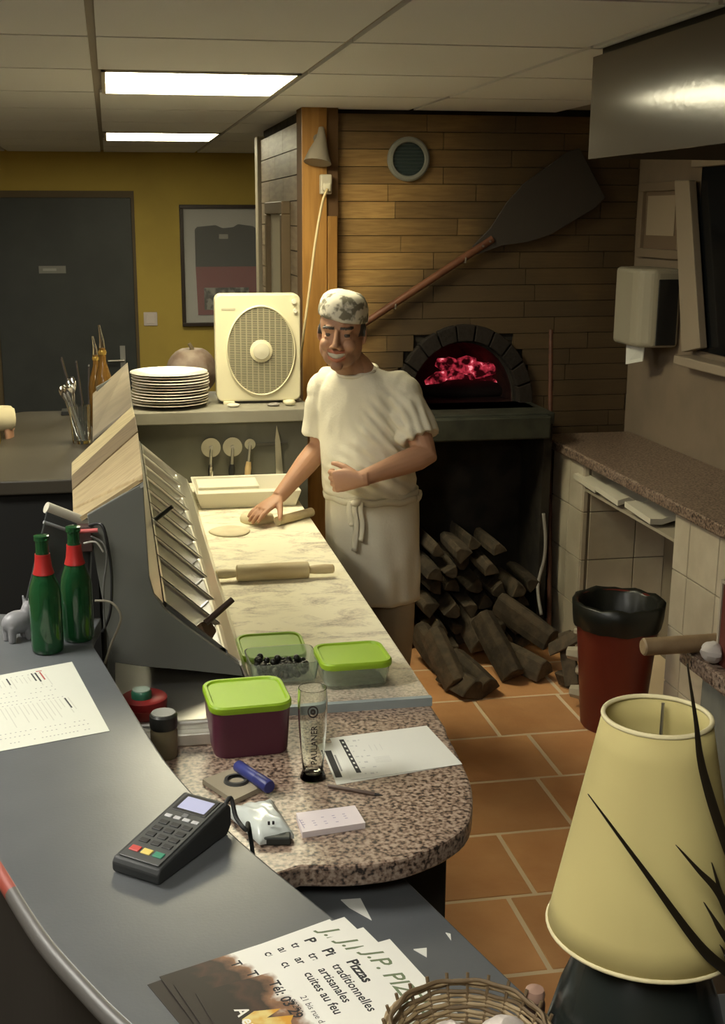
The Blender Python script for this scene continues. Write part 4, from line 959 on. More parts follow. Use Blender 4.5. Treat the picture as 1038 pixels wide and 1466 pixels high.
# card terminal
c = [at(168, 1250, Z=ZB), at(212, 1274, Z=ZB), at(331, 1200, Z=ZB), at(276, 1160, Z=ZB)]
ax = (c[1]-c[0]); ay = ((c[2]-c[1])+(c[3]-c[0]))/2; ang = math.atan2(ay.y, ay.x)-PI/2; cen = (c[0]+c[1]+c[2]+c[3])/4
t = thing('card_terminal', 'black card payment terminal with lilac screen on the grey bar', 'card terminal', (cen.x, cen.y, ZB), (0, 0, ang))
TL, TW = .182, .082
h0_, h1_ = .022, .050
def tz(y): return h0_+(h1_-h0_)*(y+TL/2)/TL
prof = [(-TL/2, .004), (-TL/2+.004, 0), (TL/2-.01, 0), (TL/2, .012), (TL/2, h1_-.008), (TL/2-.008, h1_), (-TL/2+.006, h0_+.001), (-TL/2, h0_-.006)]
m = MB(); n = len(prof); ws = ((-1, .90), (-.93, 1.0), (.93, 1.0), (1, .90)); rr = []
for s_, k in ws: rr.append([V((s_*TW/2, y*(.985 if k < 1 else 1), .025+(z-.025)*k)) for y, z in prof])
m.rings(rr); m.build('case', rubber_m, t, smooth=30, bevel=.002)
sl = math.atan((h1_-h0_)/TL); Rs = Rx(sl)
def on(x, y, w_, l_, th, mat, name, parent=t, bev=.001): return MB().box((x, y, tz(y)+.0012), (w_, l_, th), Rs).build(name, mat, parent, bevel=bev)
kp = on(0, .0, TW*.84, TL*.90, .0022, M('face_grey', (.075, .078, .075), .4), 'keypad_plate')
ss = on(0, .058, TW*.74, .042, .004, black_pl, 'screen_surround')
on(0, .058, TW*.60, .030, .0052, M('lcd', (.30, .31, .42), .25, emit=(.45, .45, .62), estr=.25), 'screen', ss)
km = M('key_grey', (.03, .03, .03), .45); kw = M('key_white', (.55, .55, .55), .4)
for k in range(4): on((-1.5+k)*.016, .022, .012, .007, .005, kw, 'key', kp)
on(0, .031, .010, .008, .0048, M('key_mid', (.18, .18, .18), .4), 'key', kp)
for r_ in range(4):
    for k in range(3): on((-1+k)*.0205, .006-r_*.0155, .0155, .0095, .0052, km, 'key', kp)
for k, cl in enumerate(((.55, .07, .06), (.75, .60, .15), (.05, .26, .16))): on((-1+k)*.0205, -.0615, .0165, .0115, .0054, M('key_c%d' % k, cl, .4), 'key', kp)
o_ = Matrix.Translation((cen.x, cen.y, ZB)) @ Matrix.Rotation(ang, 4, 'Z')
e0 = o_ @ V((.024, TL/2, .03)); 
cable('cable', [e0, e0+V((.015, .025, .008)), at(338, 1170, Z=ZB+.012), at(352, 1188, Z=ZB+.006), V((.175, 1.735, ZB-.02)), V((.185, 1.76, ZB-.10)), V((.19, 1.85, ZG+.05)), V((.20, 1.95, ZG+.005))], .0035, rubber_m, 'black cable of the card terminal going over the bar edge')

# flyers fanned on the bar
fly = bpy.data.materials.new('flyer_print'); fly.use_nodes = True; nt = fly.node_tree; L = nt.links.new; b = nt.nodes['Principled BSDF']
tc = nd(nt, 'ShaderNodeTexCoord'); sx_ = nd(nt, 'ShaderNodeSeparateXYZ'); L(tc.outputs['Object'], sx_.inputs[0])
n1 = nd(nt, 'ShaderNodeTexNoise'); n1.inputs['Scale'].default_value = 28; n1.inputs['Detail'].default_value = 4; L(tc.outputs['Object'], n1.inputs['Vector'])
ma = nd(nt, 'ShaderNodeMath', operation='MULTIPLY_ADD'); L(n1.outputs[0], ma.inputs[0]); ma.inputs[1].default_value = .075; L(sx_.outputs['Y'], ma.inputs[2])
r = nd(nt, 'ShaderNodeValToRGB'); mr = nd(nt, 'ShaderNodeMapRange'); mr.inputs['From Min'].default_value = -.19; mr.inputs['From Max'].default_value = -.125; L(ma.outputs[0], mr.inputs['Value']); L(mr.outputs[0], r.inputs[0])
e = r.color_ramp.elements; e[0].position = 0; e[0].color = (.010, .004, .003, 1); e[1].position = 1; e[1].color = (.80, .79, .72, 1)
k = e.new(.25); k.color = (.045, .016, .010, 1); k = e.new(.50); k.color = (.018, .008, .006, 1); k = e.new(.78); k.color = (.25, .12, .06, 1)
L(r.outputs[0], b.inputs['Base Color']); b.inputs['Roughness'].default_value = .42
flame_pr = M('flame_print', (.60, .30, .03), .45, col2=(.68, .55, .20), scale=40)
FWD, FH = .205, .262
uv = at(610, 1440, Z=ZB)-at(490, 1313, Z=ZB); fang = math.atan2(uv.y, uv.x)
fl = [((472, 1317), .10), ((493, 1315), .05), ((520, 1331), .02), ((558, 1349), -.03)]
flab = ('cream pizza flyer at the bottom of the fanned pile', 'pizza flyer second from the bottom of the fanned pile', 'pizza flyer just below the top one of the fanned pile', 'top pizza flyer of the fanned pile, half under the basket')
for i, ((px, py), da) in enumerate(fl):
    p = at(px, py, Z=ZB)
    t = thing('flyer', flab[i], 'flyer', (p.x, p.y, ZB+.0004+i*.0012), (0, 0, fang+da), 'fanned pizza flyers on the bar')
    fs_ = MB().bb(0, FWD, -FH, 0, 0, .0008).build('sheet', fly, t)
    z = .0009
    text('J.P. PIZZA', .034, ink_green, fs_, (.012, -.044, z), shear=.25, name='lettering', bold=.0004)
    text('Pizzas', .0205, ink_m, fs_, (.020, -.072, z), bold=.0007)
    text('traditionnelles', .0175, ink_m, fs_, (.020, -.092, z), bold=.0003)
    text('artisanales', .0175, ink_m, fs_, (.020, -.111, z), bold=.0003)
    text('cuites au feu', .0175, ink_m, fs_, (.020, -.130, z), bold=.0003)
    text('21 bis rue d', .0115, ink_m, fs_, (.060, -.153, z)); text('88290', .0115, ink_m, fs_, (.060, -.168, z))
    text('Tél: 03 29', .019, ink_m, fs_, (.018, -.176, z), bold=.0004)
    m = MB(); fp_ = []
    for k in range(9): a = k/8; fp_.append((.062+.07*a, -.212+.022*math.sin(a*PI)*(1+.5*math.sin(k*2.1)) + (.018 if k % 2 else 0)))
    fp_ += [(.125, -.232), (.10, -.240), (.07, -.230)]
    m.prism(fp_, .0008, .00095); m.build('flame_picture', flame_pr, fs_)
    text('A em', .022, M('ink_white', (.8, .78, .7), .6), fs_, (.050, -.232, z+.0002), bold=.0005)

# wicker basket
bcn = V((.338, 1.078, ZB+.005)); t = thing('wicker_basket', 'shallow round wicker basket on the bar beside the flyers', 'basket', bcn)
wm = M('wicker', (.27, .19, .095), .6, col2=(.40, .30, .17), scale=35, mix=(.35, .65)); wm2 = M('wicker_dark', (.15, .10, .05), .65)
for k in range(17):
    rr_ = .062+.029*(k/16)**.8 if k < 13 else .0915-.003*(k-13); z = .004+.0040*k; pts = []
    for j in range(73): a = 2*PI*j/72; wv = .0016*math.sin(12*a+PI*k); pts.append(V(((rr_+wv)*math.cos(a), (rr_+wv)*math.sin(a), z+.0008*math.sin(5*a+k))))
    MB().limb(pts[:-1]+[pts[0]], .0026, 6).build('weave', wm if k % 4 else wm2, t, smooth=60)
for k in range(24): a = 2*PI*k/24; MB().limb([(.060*math.cos(a), .060*math.sin(a), 0), (.078*math.cos(a), .078*math.sin(a), .035), (.091*math.cos(a), .091*math.sin(a), .072)], .002, 6).build('stake', wm2, t)
MB().lathe([(.062, 0), (.062, .004)], (0, 0, 0), 30).build('base', wm2, t)
for k in range(3):
    m = MB().ell((bcn.x-.02+.03*k, bcn.y+.01-.02*(k % 2), ZB+.048), (.027, .022, .022))
    for v_ in m.v: v_ += V((mnoise.noise(v_*70), mnoise.noise(v_*70+V((5, 0, 0))), mnoise.noise(v_*70+V((0, 5, 0)))))*.006
    tag(m.build('wrapped_sweet', M('wrapper', (.62, .55, .50), .4), smooth=40), 'pale wrapped sweet inside the wicker basket', 'sweet', 'wrapped sweets in the basket')
p = at(755, 1440, Y=1.13)
t = thing('wooden_peg', 'short dark wooden peg with a pale top beside the basket', 'wooden peg', (p.x+.008, 1.13, ZB))
MB().lathe([(.012, 0), (.012, .055), (.0105, .060)], (0, 0, 0), 20).build('stem', M('peg_dark', (.06, .03, .022), .5), t, smooth=40)
MB().lathe([(.0105, .060), (.0115, .066), (.010, .072), (.004, .074)], (0, 0, 0), 20).build('cap', M('peg_pale', (.36, .22, .16), .5), t, smooth=40)

# table lamp and plant
lx, ly = at(930, 1200, Y=1.08).x+.0, 1.08
lt = at(941, 1025, Y=ly); lb = at(930, 1340, Y=ly)
t = thing('table_lamp', 'table lamp with yellowed cream cone shade and dark base', 'lamp', (lx, ly, ZB))
shade_m = M('lamp_shade_fabric', (.55, .47, .19), .8, col2=(.49, .41, .165), scale=3)
rt_, rb_ = .0535, .1000; zt_, zb_ = lt.z-ZB, 1.272-ZB
dxt = lt.x-lx
rr = []
o = MB(); N_ = 56
for k in range(9): s_ = k/8; o_r = rb_+(rt_-rb_)*s_; rr.append([V((dxt*s_+o_r*math.cos(2*PI*j/N_), o_r*math.sin(2*PI*j/N_), zb_+(zt_-zb_)*s_)) for j in range(N_)])
o.rings(rr, False, False); so = o.build('lamp_shade', shade_m, t, smooth=True); q = so.modifiers.new('s', 'SOLIDIFY'); q.thickness = .0016; q.offset = 0
for (r_, z, x) in ((rt_, zt_, dxt), (rb_, zb_, 0)):
    MB().limb([V((x+r_*math.cos(2*PI*j/48), r_*math.sin(2*PI*j/48), z)) for j in range(49)], .0026, 8).build('rim', M('shade_rim', (.70, .62, .36), .6), t, smooth=60)
MB().cyl((dxt*.9+rt_*.42, .035, zt_-.05), (dxt*.9+rt_*.42, .035, zt_-.002), .0018, n=8).build('shade_wire', steel_dull, t)
MB().cyl((0, 0, .16), (0, 0, .24), .012).build('bulb_holder', black_pl, t, smooth=40)
MB().lathe([(.098, 0), (.102, .006), (.099, .03), (.084, .09), (.062, .15), (.03, .18), (.012, .185)], (0, 0, 0), 44).build('base', M('lamp_base_dark', (.016, .020, .018), .22), t, smooth=40)
t = thing('spiky_plant', 'dark spiky leaved plant in a pot beside the lamp', 'plant', (.66, .985, ZB))
MB().lathe([(.04, 0), (.055, .10), (.06, .105), (.06, .115), (.05, .115), (.045, .08)], (0, 0, 0), 28).build('pot', M('pot_dark', (.05, .035, .03), .5), t, smooth=40)
MB().lathe([(.049, .09), (.0, .096)], (0, 0, 0), 20).build('soil', M('soil', (.02, .014, .01), .9), t)
leaf_m = M('leaf_dark', (.016, .012, .006), .4)
base = V((.645, .985, ZB+.10))
blades = [((842, 1137), (1000, 1352), .97, .0065), ((984, 950), (1008, 1110), 1.0, .0065), ((968, 1210), (1030, 1280), .96, .0055), ((1008, 1292), (1034, 1335), .95, .0045), ((1019, 1235), (1034, 1285), 1.0, .0045), ((1031, 1353), (1045, 1376), .93, .0045)]
def blade(pts, w_):
    pts = spline(pts, 8); n_ = len(pts); rad = [(w_*.82*min(1, .08+1.6*(1-i/(n_-1)))*(.7 if i < 3 else 1), .0012) for i in range(n_)]
    MB().limb(pts, rad, 8, ref=(.6, .2, .6)).build('leaf', leaf_m, t, smooth=60, w=True)
for (tp_, md, Y, w_) in blades:
    a, b_ = at(*tp_, Y=Y-.0), at(*md, Y=Y); blade([base+V((rnd.uniform(-.02, .02), rnd.uniform(-.015, .015), 0)), b_.lerp(base, .35), b_, a.lerp(b_, .5), a], w_)
for k in range(7):
    a = rnd.uniform(-.9, 1.6); L_ = rnd.uniform(.18, .34); dv = V((math.cos(a), math.sin(a)*.6-.2, 0)); blade([base, base+dv*L_*.3+V((0, 0, L_*.7)), base+dv*L_*.9+V((0, 0, L_))], .006)

# ------------------------------------------------------------------ things on the granite
def lidbox(px0, px1, py, dep, h, mat, lab, name, lid=True, taper=.9, filled=None, zsurf=ZG, ang=0., hw=None):
    a, b_ = at(px0, py, Z=zsurf), at(px1, py, Z=zsurf); w_ = (b_-a).length; c = (a+b_)/2
    t = thing(name, lab, 'food container', (c.x, c.y+dep/2, zsurf), (0, 0, ang), 'food containers with lime lids')
    m = MB(); n_ = len(rrect(1, 1, .1)); rr = []
    prof_ = [(taper*.97, 0), (taper, .006), (1, h), (.965, h), (taper*.965, .010)]
    for k, z in prof_: rr.append([V((x*k, y*k, z)) for x, y in rrect(w_, dep, min(w_, dep)*.18)])
    m.rings(rr); m.build('tub', mat, t, smooth=35)
    if lid:
        m = MB(); rr = []
        for k, z in ((1.02, h-.010), (1.035, h-.006), (1.035, h+.003), (1.0, h+.007), (.93, h+.007), (.90, h+.003), (.3, h+.0035)): rr.append([V((x*k, y*k, z)) for x, y in rrect(w_, dep, min(w_, dep)*.2)])
        m.rings(rr); m.build('lid', lime_m, t, smooth=35)
    return t, w_, dep
lidbox(302, 418, 1085, .165, .112, purple_m, 'deep purple food container with lime lid', 'food_container', taper=.93, ang=.05)
lidbox(462, 563, 988, .150, .062, clear_pl, 'clear food container closed with a lime lid', 'food_container', zsurf=ZS, ang=.02)
t, w_, dp = lidbox(358, 460, 984, .135, .058, clear_pl, 'open clear food container holding black olives', 'food_container', lid=False, zsurf=ZS, ang=.04)
oc = t.location.copy()
om = MB().ell((0, 0, 0), (.0085, .0085, .0095), None, 10, 7).mesh('black_olive', 180)
for k in range(70):
    r_ = k//30; x = rnd.uniform(-.42, .42)*w_*.86; y = rnd.uniform(-.40, .42)*dp*.80; o = place('black_olive', om, olive_m)
    o.location = (oc.x+x, oc.y+y, ZS+.019+r_*.011+rnd.uniform(0, .003)); o.rotation_euler = (rnd.uniform(0, 3), rnd.uniform(0, 3), 0)
    tag(o, 'black olive lying in the open clear container', 'olive', 'black olives in the open container')
# loose lime lid leaning behind
c = at(388, 921, Z=ZS+.02); t = thing('container_lid', 'loose lime container lid propped behind the olives', 'lid', (c.x, c.y-.005, ZS+.004), (math.radians(6), 0, .02))
m = MB(); rr = []
for k, z in ((1.0, 0), (1.02, .004), (1.02, .012), (.985, .016), (.93, .016), (.90, .012), (.3, .0125)): rr.append([V((x*k, y*k, z)) for x, y in rrect(.172, .145, .03)])
m.rings(rr); m.build('lid_plate', lime_m, t, smooth=35)
m = MB(); rr = []
for k, z in ((1.0, 0), (.99, -.004), (.96, -.004), (.96, .0)): rr.append([V((x*k, y*k, z)) for x, y in rrect(.172, .145, .03)])
m.rings(rr, False, False); m.build('lid_seal', M('lid_seal', (.30, .42, .08), .5), t, smooth=35)

# tall beer glass
c = at(448, 1114, Z=ZG); t = thing('beer_glass', 'tall empty beer glass with printed lettering on the granite', 'glass', (c.x, c.y, ZG))
pr = [(.024, 0), (.027, .003), (.0225, .016), (.021, .022), (.0245, .06), (.029, .12), (.0305, .17), (.029, .198), (.0272, .198), (.0285, .17), (.027, .12), (.0228, .06), (.0195, .024), (.0185, .014), (.010, .011)]
MB().lathe(pr, (0, 0, 0), 36).build('tumbler', glass_m, t, smooth=60)
tt = text('PAULANER', .0178, M('glass_print', (.045, .035, .03), .5), t, (0, 0, 0), name='lettering', bold=.0003)
me = tt.data; tt.location = (0, 0, 0)
vv = [v_.co.copy() for v_ in me.vertices]
vw = math.atan2(-c.y, -c.x)
for v_, q in zip(me.vertices, vv):
    z = .040+q.x*1.0; r_ = (.021+.0035*(z-.022)/.038 if z < .06 else .0245+.0045*(z-.06)/.06 if z < .12 else .029+.0015*(z-.12)/.05)+.0005; a = vw+.10-(q.y-.006)/r_
    v_.co = (r_*math.cos(a), r_*math.sin(a), z)
MB().rings([[V(((.0306)*math.cos(vw+.02+(.011*s_)*math.cos(2*PI*k/24)/.03), .0306*math.sin(vw+.02+(.011*s_)*math.cos(2*PI*k/24)/.03), .158+.013*s_*math.sin(2*PI*k/24))) for k in range(24)] for s_ in (1.0, .75)], False, False).build('emblem', MATS['glass_print'], t)
MB().rings([[V(((.0306)*math.cos(vw+.02+(.011*s_)*math.cos(2*PI*k/16)/.03), .0306*math.sin(vw+.02+(.011*s_)*math.cos(2*PI*k/16)/.03), .158+.013*s_*math.sin(2*PI*k/16))) for k in range(16)] for s_ in (.5, .1)], False, False).build('emblem_centre', MATS['glass_print'], t)

# order sheets, pen, card block, sachet, marker and pad
c4 = [at(458, 1066, Z=ZG), at(482, 1124, Z=ZG), at(640, 1098, Z=ZG), at(600, 1045, Z=ZG)]
t, pl_ = sheet('order_sheet', c4, ZG+.0003, .0006, paper_m, 'lower printed order sheet, mostly hidden by the upper one', 'paper sheet', 'order sheets on the granite')
w_ = pl_[1].x
marks(t, [(w_*.18, .004, w_*.66, .014)], ink_m, .0006); marks(t, [(w_*.3, .02, w_*.4, .004)], ink_grey, .0006)
c4 = [at(472, 1058, Z=ZG), at(503, 1118, Z=ZG), at(662, 1095, Z=ZG), at(611, 1040, Z=ZG)]
t, pl_ = sheet('order_sheet', c4, ZG+.0014, .0007, paper_m, 'upper white order sheet with a black header strip', 'paper sheet', 'order sheets on the granite')
w_ = pl_[1].x; l_ = pl_[2].y
marks(t, [(w_*.06, .018, w_*.80, .0105)], ink_m, .0007)
m = MB(); 
for k in range(7): m.bb(w_*(.12+.10*k), w_*(.12+.10*k)+.008, .0215, .0255, .00085, .00105)
m.build('header_cutouts', paper_m, t)
marks(t, [(w_*(.1+.13*k), .034+.012*(j % 3), .004+.003*(j % 2), .0035+.004*((k+j) % 2)) for k in range(7) for j in range(3) if (k*j) % 3 != 2]+[(w_*.55+.006*k, .07, .0008, .035) for k in range(5)]+[(w_*.25, .075+.012*k, .03, .0006) for k in range(3)], M('faint_ink2', (.55, .55, .53), .7), .0007)
p0, p1 = at(470, 1125, Z=ZG+.004), at(548, 1139, Z=ZG+.004)
t = thing('pen', 'thin dark pen lying beside the order sheets', 'pen', (p0+p1)/2)
along(p0, p1, [(0, .003), (.05, .0042), (.82, .0042), (.86, .0036)]).build('barrel', M('pen_brown', (.10, .065, .05), .4), t, smooth=40, w=True)
along(p0, p1, [(.86, .0034), (.97, .0012), (1, .0006)]).build('tip', black_pl, t, smooth=40, w=True)
c4 = [at(433, 1200, Z=ZG), at(523, 1186, Z=ZG), at(508, 1161, Z=ZG), at(424, 1172, Z=ZG)]
t, pl_ = sheet('card_block', c4, ZG, .012, paper_pink, 'small block of white printed cards near the granite edge', 'card block')
w_ = pl_[1].x; h = pl_[2].y
marks(t, [(w_*(.10+.17*k)-.004, h*(.25+.12*j), .0055, .0022) for k in range(5) for j in range(4) if (k+j) % 4] + [(w_*.06, h*.2, .0016, h*.5)], M('violet_ink', (.42, .36, .46), .7), .012)
# plastic sachet
c4 = [at(322, 1153, Z=ZG+.02), at(390, 1141, Z=ZG+.02), at(421, 1196, Z=ZG+.01), at(372, 1206, Z=ZG+.01)]
m = MB(); n_ = 14; g = [[None]*n_ for _ in range(n_)]
for i in range(n_):
    for j in range(n_):
        u, v_ = i/(n_-1), j/(n_-1); q = c4[0].lerp(c4[1], u).lerp(c4[3].lerp(c4[2], u), v_); e_ = min(u, 1-u, v_, 1-v_)
        g[i][j] = V((q.x, q.y, ZG+.012+.020*min(1, e_*5)+.007*mnoise.noise(V((u*6, v_*6, 0)))*min(1, e_*8)))
vs_ = [p_ for r_ in g for p_ in r_]+[V((p_.x, p_.y, ZG+.004)) for r_ in g for p_ in r_]; N2 = n_*n_
fs = [(i*n_+j, (i+1)*n_+j, (i+1)*n_+j+1, i*n_+j+1) for i in range(n_-1) for j in range(n_-1)]+[(N2+i*n_+j, N2+i*n_+j+1, N2+(i+1)*n_+j+1, N2+(i+1)*n_+j) for i in range(n_-1) for j in range(n_-1)]
bd = [i*n_ for i in range(n_)]+[(n_-1)*n_+j for j in range(1, n_)]+[i*n_+n_-1 for i in range(n_-2, -1, -1)]+[j for j in range(n_-2, 0, -1)]
fs += [(bd[k], bd[(k+1) % len(bd)], N2+bd[(k+1) % len(bd)], N2+bd[k]) for k in range(len(bd))]
m.add(vs_, fs); t = thing('plastic_sachet', 'shiny white plastic sachet beside the card terminal', 'sachet', c4[0])
m.build('pouch', M('sachet_white', (.62, .66, .62), .18), t, smooth=70, w=True)
marks_p = at(385, 1178, Z=ZG+.034)
m = MB(); 
for k in range(2): m.box((marks_p.x+.008*k, marks_p.y, ZG+.0335), (.004, .0035, .006))
m.build('printed_dots', ink_m, t, w=True)
p = at(398, 1209, Z=ZG); tag(MB().box((p.x, p.y+.01, ZG+.008), (.05, .03, .016), Rz(-.15)).build('black_box', M('box_blackgreen', (.035, .04, .035), .5), bevel=.003), 'small black box sticking out under the plastic sachet', 'box')
c4 = [at(290, 1122, Z=ZG), at(335, 1152, Z=ZG), at(378, 1131, Z=ZG), at(338, 1105, Z=ZG)]
t, pl_ = sheet('note_pad', c4, ZG, .010, M('pad_tan', (.36, .31, .22), .7), 'tan note pad under the blue marker', 'note pad')
m = MB(); cc = (pl_[0]+pl_[2])/2; m.lathe([(.016, .0101), (.026, .0101), (.024, .016), (.018, .016)], (cc.x, cc.y+.008, 0), 24, False, False); m.build('dark_ring', M('ring_dark', (.06, .06, .055), .35), t, smooth=40)
p0, p1 = at(340, 1096, Z=ZG+.024), at(386, 1127, Z=ZG+.024)
t = thing('blue_marker', 'thick blue marker lying across the note pad', 'marker', (p0+p1)/2)
along(p0, p1, [(0, .010), (.03, .0125), (.62, .0125), (.64, .0115)]).build('barrel', M('marker_blue', (.045, .055, .22), .4), t, smooth=40, w=True)
along(p0, p1, [(.64, .0135), (.97, .014), (1.0, .012)]).build('cap', M('marker_cap', (.03, .035, .16), .4), t, smooth=40, w=True)
# jars between bar and rail
def jar(px, py, r_, h, body, cap_m, lab, caph, cat='jar', top=None, zs=ZG):
    c = at(px, py, Z=zs); t = thing('spice_jar', lab, cat, (c.x, c.y, zs), group='jars between the bar and the rail')
    MB().lathe([(r_*.92, 0), (r_, .005), (r_, h*.85), (r_*.85, h*.95), (r_*.82, h)], (0, 0, 0), 28).build('glass_body', body, t, smooth=40)
    MB().lathe([(r_*.98, h-.004), (r_*1.02, h), (r_*1.02, h+caph), (r_*.9, h+caph+.004)], (0, 0, 0), 28).build('lid', cap_m, t, smooth=40)
    if top: MB().lathe([(r_*.86, h+caph+.003), (r_*.86, h+caph+.006)], (0, 0, 0), 28).build('lid_top', top, t)
jar(236, 1082, .029, .070, M('jar_brown', (.26, .21, .12), .15, trans=.3), M('lid_black', (.03, .03, .026), .3), 'glass spice jar with a glossy black lid next to the bar edge', .024, top=M('lid_shine', (.28, .28, .25), .15))
jar(205, 1055, .022, .085, M('jar_dark', (.05, .06, .045), .15), M('lid_green', (.03, .13, .075), .35), 'narrow jar with green and pale cap next to the bar edge', .022, top=M('lid_pale', (.34, .42, .34), .4))
jar(207, 1022, .050, .026, M('jar_red_body', (.25, .04, .03), .3), M('lid_red', (.26, .018, .018), .4), 'wide low jar with a dark red lid on the steel plate behind the small jars', .014, zs=.9352)

# paper scraps on the lower shelf
for i, q in enumerate((((488, 1289), (516, 1287), (532, 1318), (500, 1300)), ((592, 1360), (611, 1358), (611, 1371)), ((638, 1336), (645, 1338), (646, 1347)))):
    c4 = [at(x, y, Z=ZL) for x, y in q]
    tag(MB().slab([V((p_.x, p_.y, ZL+.0002)) for p_ in c4], (0, 0, .0015)).build('paper_scrap', paper_m), ('long torn white paper scrap on the lower grey shelf', 'small triangular white paper scrap on the lower grey shelf', 'tiny sliver of white paper on the lower grey shelf')[i], 'paper scrap')

# ------------------------------------------------------------------ people
def vcol_mat(name, rough=.55):
    m = bpy.data.materials.new(name); m.use_nodes = True; nt = m.node_tree; b = nt.nodes['Principled BSDF']
    a = nd(nt, 'ShaderNodeVertexColor'); a.layer_name = 'skin'; nt.links.new(a.outputs[0], b.inputs['Base Color']); b.inputs['Roughness'].default_value = rough
    b.inputs['Subsurface Weight'].default_value = .06; b.inputs['Subsurface Radius'].default_value = (.01, .004, .002)
    return m
skin_m = vcol_mat('skin')
def hand(m, w_, d, nrm, side, curl, sc=1., spread=.10, thumb_curl=.4):
    """palm + five fingers; d = wrist to knuckles, nrm = back of hand, side = toward the thumb"""
    d = d.normalized(); side = (side-d*side.dot(d)).normalized(); nrm = d.cross(side)*(1 if d.cross(side).dot(nrm) > 0 else -1)
    P_ = lambda a, b_, c: w_ + d*(a*sc)+side*(b_*sc)+nrm*(c*sc)
    m.limb([P_(-.03, 0, 0), P_(.0, 0, 0), P_(.03, .002, 0), P_(.065, .002, .001), P_(.092, 0, 0)], [(.026*sc, .021*sc), (.029*sc, .019*sc), (.037*sc, .017*sc), (.041*sc, .015*sc), (.038*sc, .011*sc)], 14, ref=side)
    for k, (off, L_) in enumerate(((.031, .070), (.0105, .079), (-.0105, .073), (-.030, .056))):
        p = P_(.080, off, 0); a = 0; sp = spread*(1.2-k*.8); pts = [P_(.060, off*.92, 0), p]; rad = [.0095*sc, .0095*sc]
        for s_ in range(3):
            a += curl[s_]*(1+.06*k); L3 = L_*sc*(.46, .30, .24)[s_]
            p = p + ((d*math.cos(a)-nrm*math.sin(a))+side*sp*.35).normalized()*L3; pts.append(p); rad.append((.0088, .0082, .0062)[s_]*sc)
        m.limb(pts, rad, 10)
    p = P_(.022, .026, -.004); pts = [P_(.010, .012, -.003), p]; rad = [.013*sc, .0135*sc]; dr = (d*.62+side*.75-nrm*.25).normalized()
    for s_, L3 in enumerate((.036, .030, .024)):
        dr = (dr + (d*.35-side*.25-nrm*.2)*thumb_curl).normalized(); p = p+dr*L3*sc; pts.append(p); rad.append((.0115, .0100, .0072)[s_]*sc)
    m.limb(pts, rad, 10)
def head_prims(m, T):
    """T maps head coordinates (x left, y forward, z up) to the world"""
    h = MB()
    h.ell((0, -.012, .035), (.077, .097, .085), None, 24, 16).ell((0, .028, -.02), (.063, .062, .088), None, 20, 14).ell((0, .030, -.068), (.058, .055, .044), None, 18, 12)
    h.ell((0, .074, -.100), (.022, .016, .016))
    for s_ in (-1, 1):
        h.ell((s_*.037, .066, -.030), (.025, .024, .022)).ell((s_*.027, .080, .026), (.027, .012, .0085)).ell((s_*.030, .0745, .0145), (.0165, .0125, .0065)).ell((s_*.030, .0735, -.004), (.0165, .012, .005))
        h.ell((s_*.0125, .099, -.034), (.0105, .011, .008)).ell((s_*.076, -.008, -.002), (.008, .020, .031), Rz(s_*-.25)).ell((s_*.050, .010, -.045), (.022, .045, .040))
    h.limb([(0, .086, .022), (0, .098, -.002), (0, .110, -.024), (0, .112, -.033)], [.0075, .0085, .0115, .0115], 10)
    h.limb([(-.040, .071, -.044), (-.022, .087, -.0500), (0, .095, -.052), (.022, .087, -.0500), (.040, .071, -.044)], [.004, .005, .0052, .005, .004], 8)
    h.limb([(-.040, .071, -.046), (-.030, .080, -.062), (-.015, .089, -.0735), (0, .091, -.0765), (.015, .089, -.0735), (.030, .080, -.062), (.040, .071, -.046)], [.004, .005, .006, .0068, .006, .005, .004], 8)
    h.xf(T); o = len(m.v); m.v += h.v; m.f += [tuple(i+o for i in f) for f in h.f]
def head_frame(c, fw, up=(0, 0, 1), sc=1.):
    fw = V(fw).normalized(); lf = V(up).cross(fw)*-1; lf = fw.cross(V(up)).normalized()*-1
    # his left: forward x up points to his right in a right handed frame
    lf = V(up).cross(fw).normalized(); u = fw.cross(lf).normalized()
    return Matrix.Translation(c) @ Matrix((( lf.x*sc, fw.x*sc, u.x*sc, 0), (lf.y*sc, fw.y*sc, u.y*sc, 0), (lf.z*sc, fw.z*sc, u.z*sc, 0), (0, 0, 0, 1)))
def torso_rings(rows, f, l, n=40, p=2.3):
    rr = []
    for (c, a, b_) in rows:
        ring = []
        for k in range(n):
            t_ = 2*PI*k/n; cs, sn_ = math.cos(t_), math.sin(t_); x = a*abs(cs)**(2/p)*(1 if cs >= 0 else -1); y = b_*abs(sn_)**(2/p)*(1 if sn_ >= 0 else -1)
            ring.append(V(c)+l*x+f*y)
        rr.append(ring)
    return rr
def paint(me, T, skin, hair, brow, hairline, stub):
    ca = me.color_attributes.new('skin', 'FLOAT_COLOR', 'POINT'); inv = T.inverted(); sk, hr, bw = V(skin), V(hair), V(brow)
    lip = V((skin[0]*.95, skin[1]*.62, skin[2]*.60)); st = V((skin[0]*.58, skin[1]*.60, skin[2]*.62)); buf = []
    for v_ in me.vertices:
        q = inv @ v_.co; c = sk
        if q.z > -.16 and q.length < .2:
            if hairline(q): c = hr
            elif .0225 < q.z-abs(q.x)*.05 < .0315 and .009 < abs(q.x) < .050 and q.y > .05: c = bw
            elif q.y > .066 and abs(q.x) < .030 and (-.0565 < q.z-abs(q.x)*.20 < -.0475 or -.085 < q.z-abs(q.x)**2*11 < -.0715): c = lip
            elif q.z < -.035 and q.y > -.005 and not (abs(q.x) > .022 and q.z > -.045): k = min(1, (-.035-q.z)/.03)*stub; c = sk.lerp(st, k)
        buf += [c.x, c.y, c.z, 1]
    ca.data.foreach_set('color', buf)
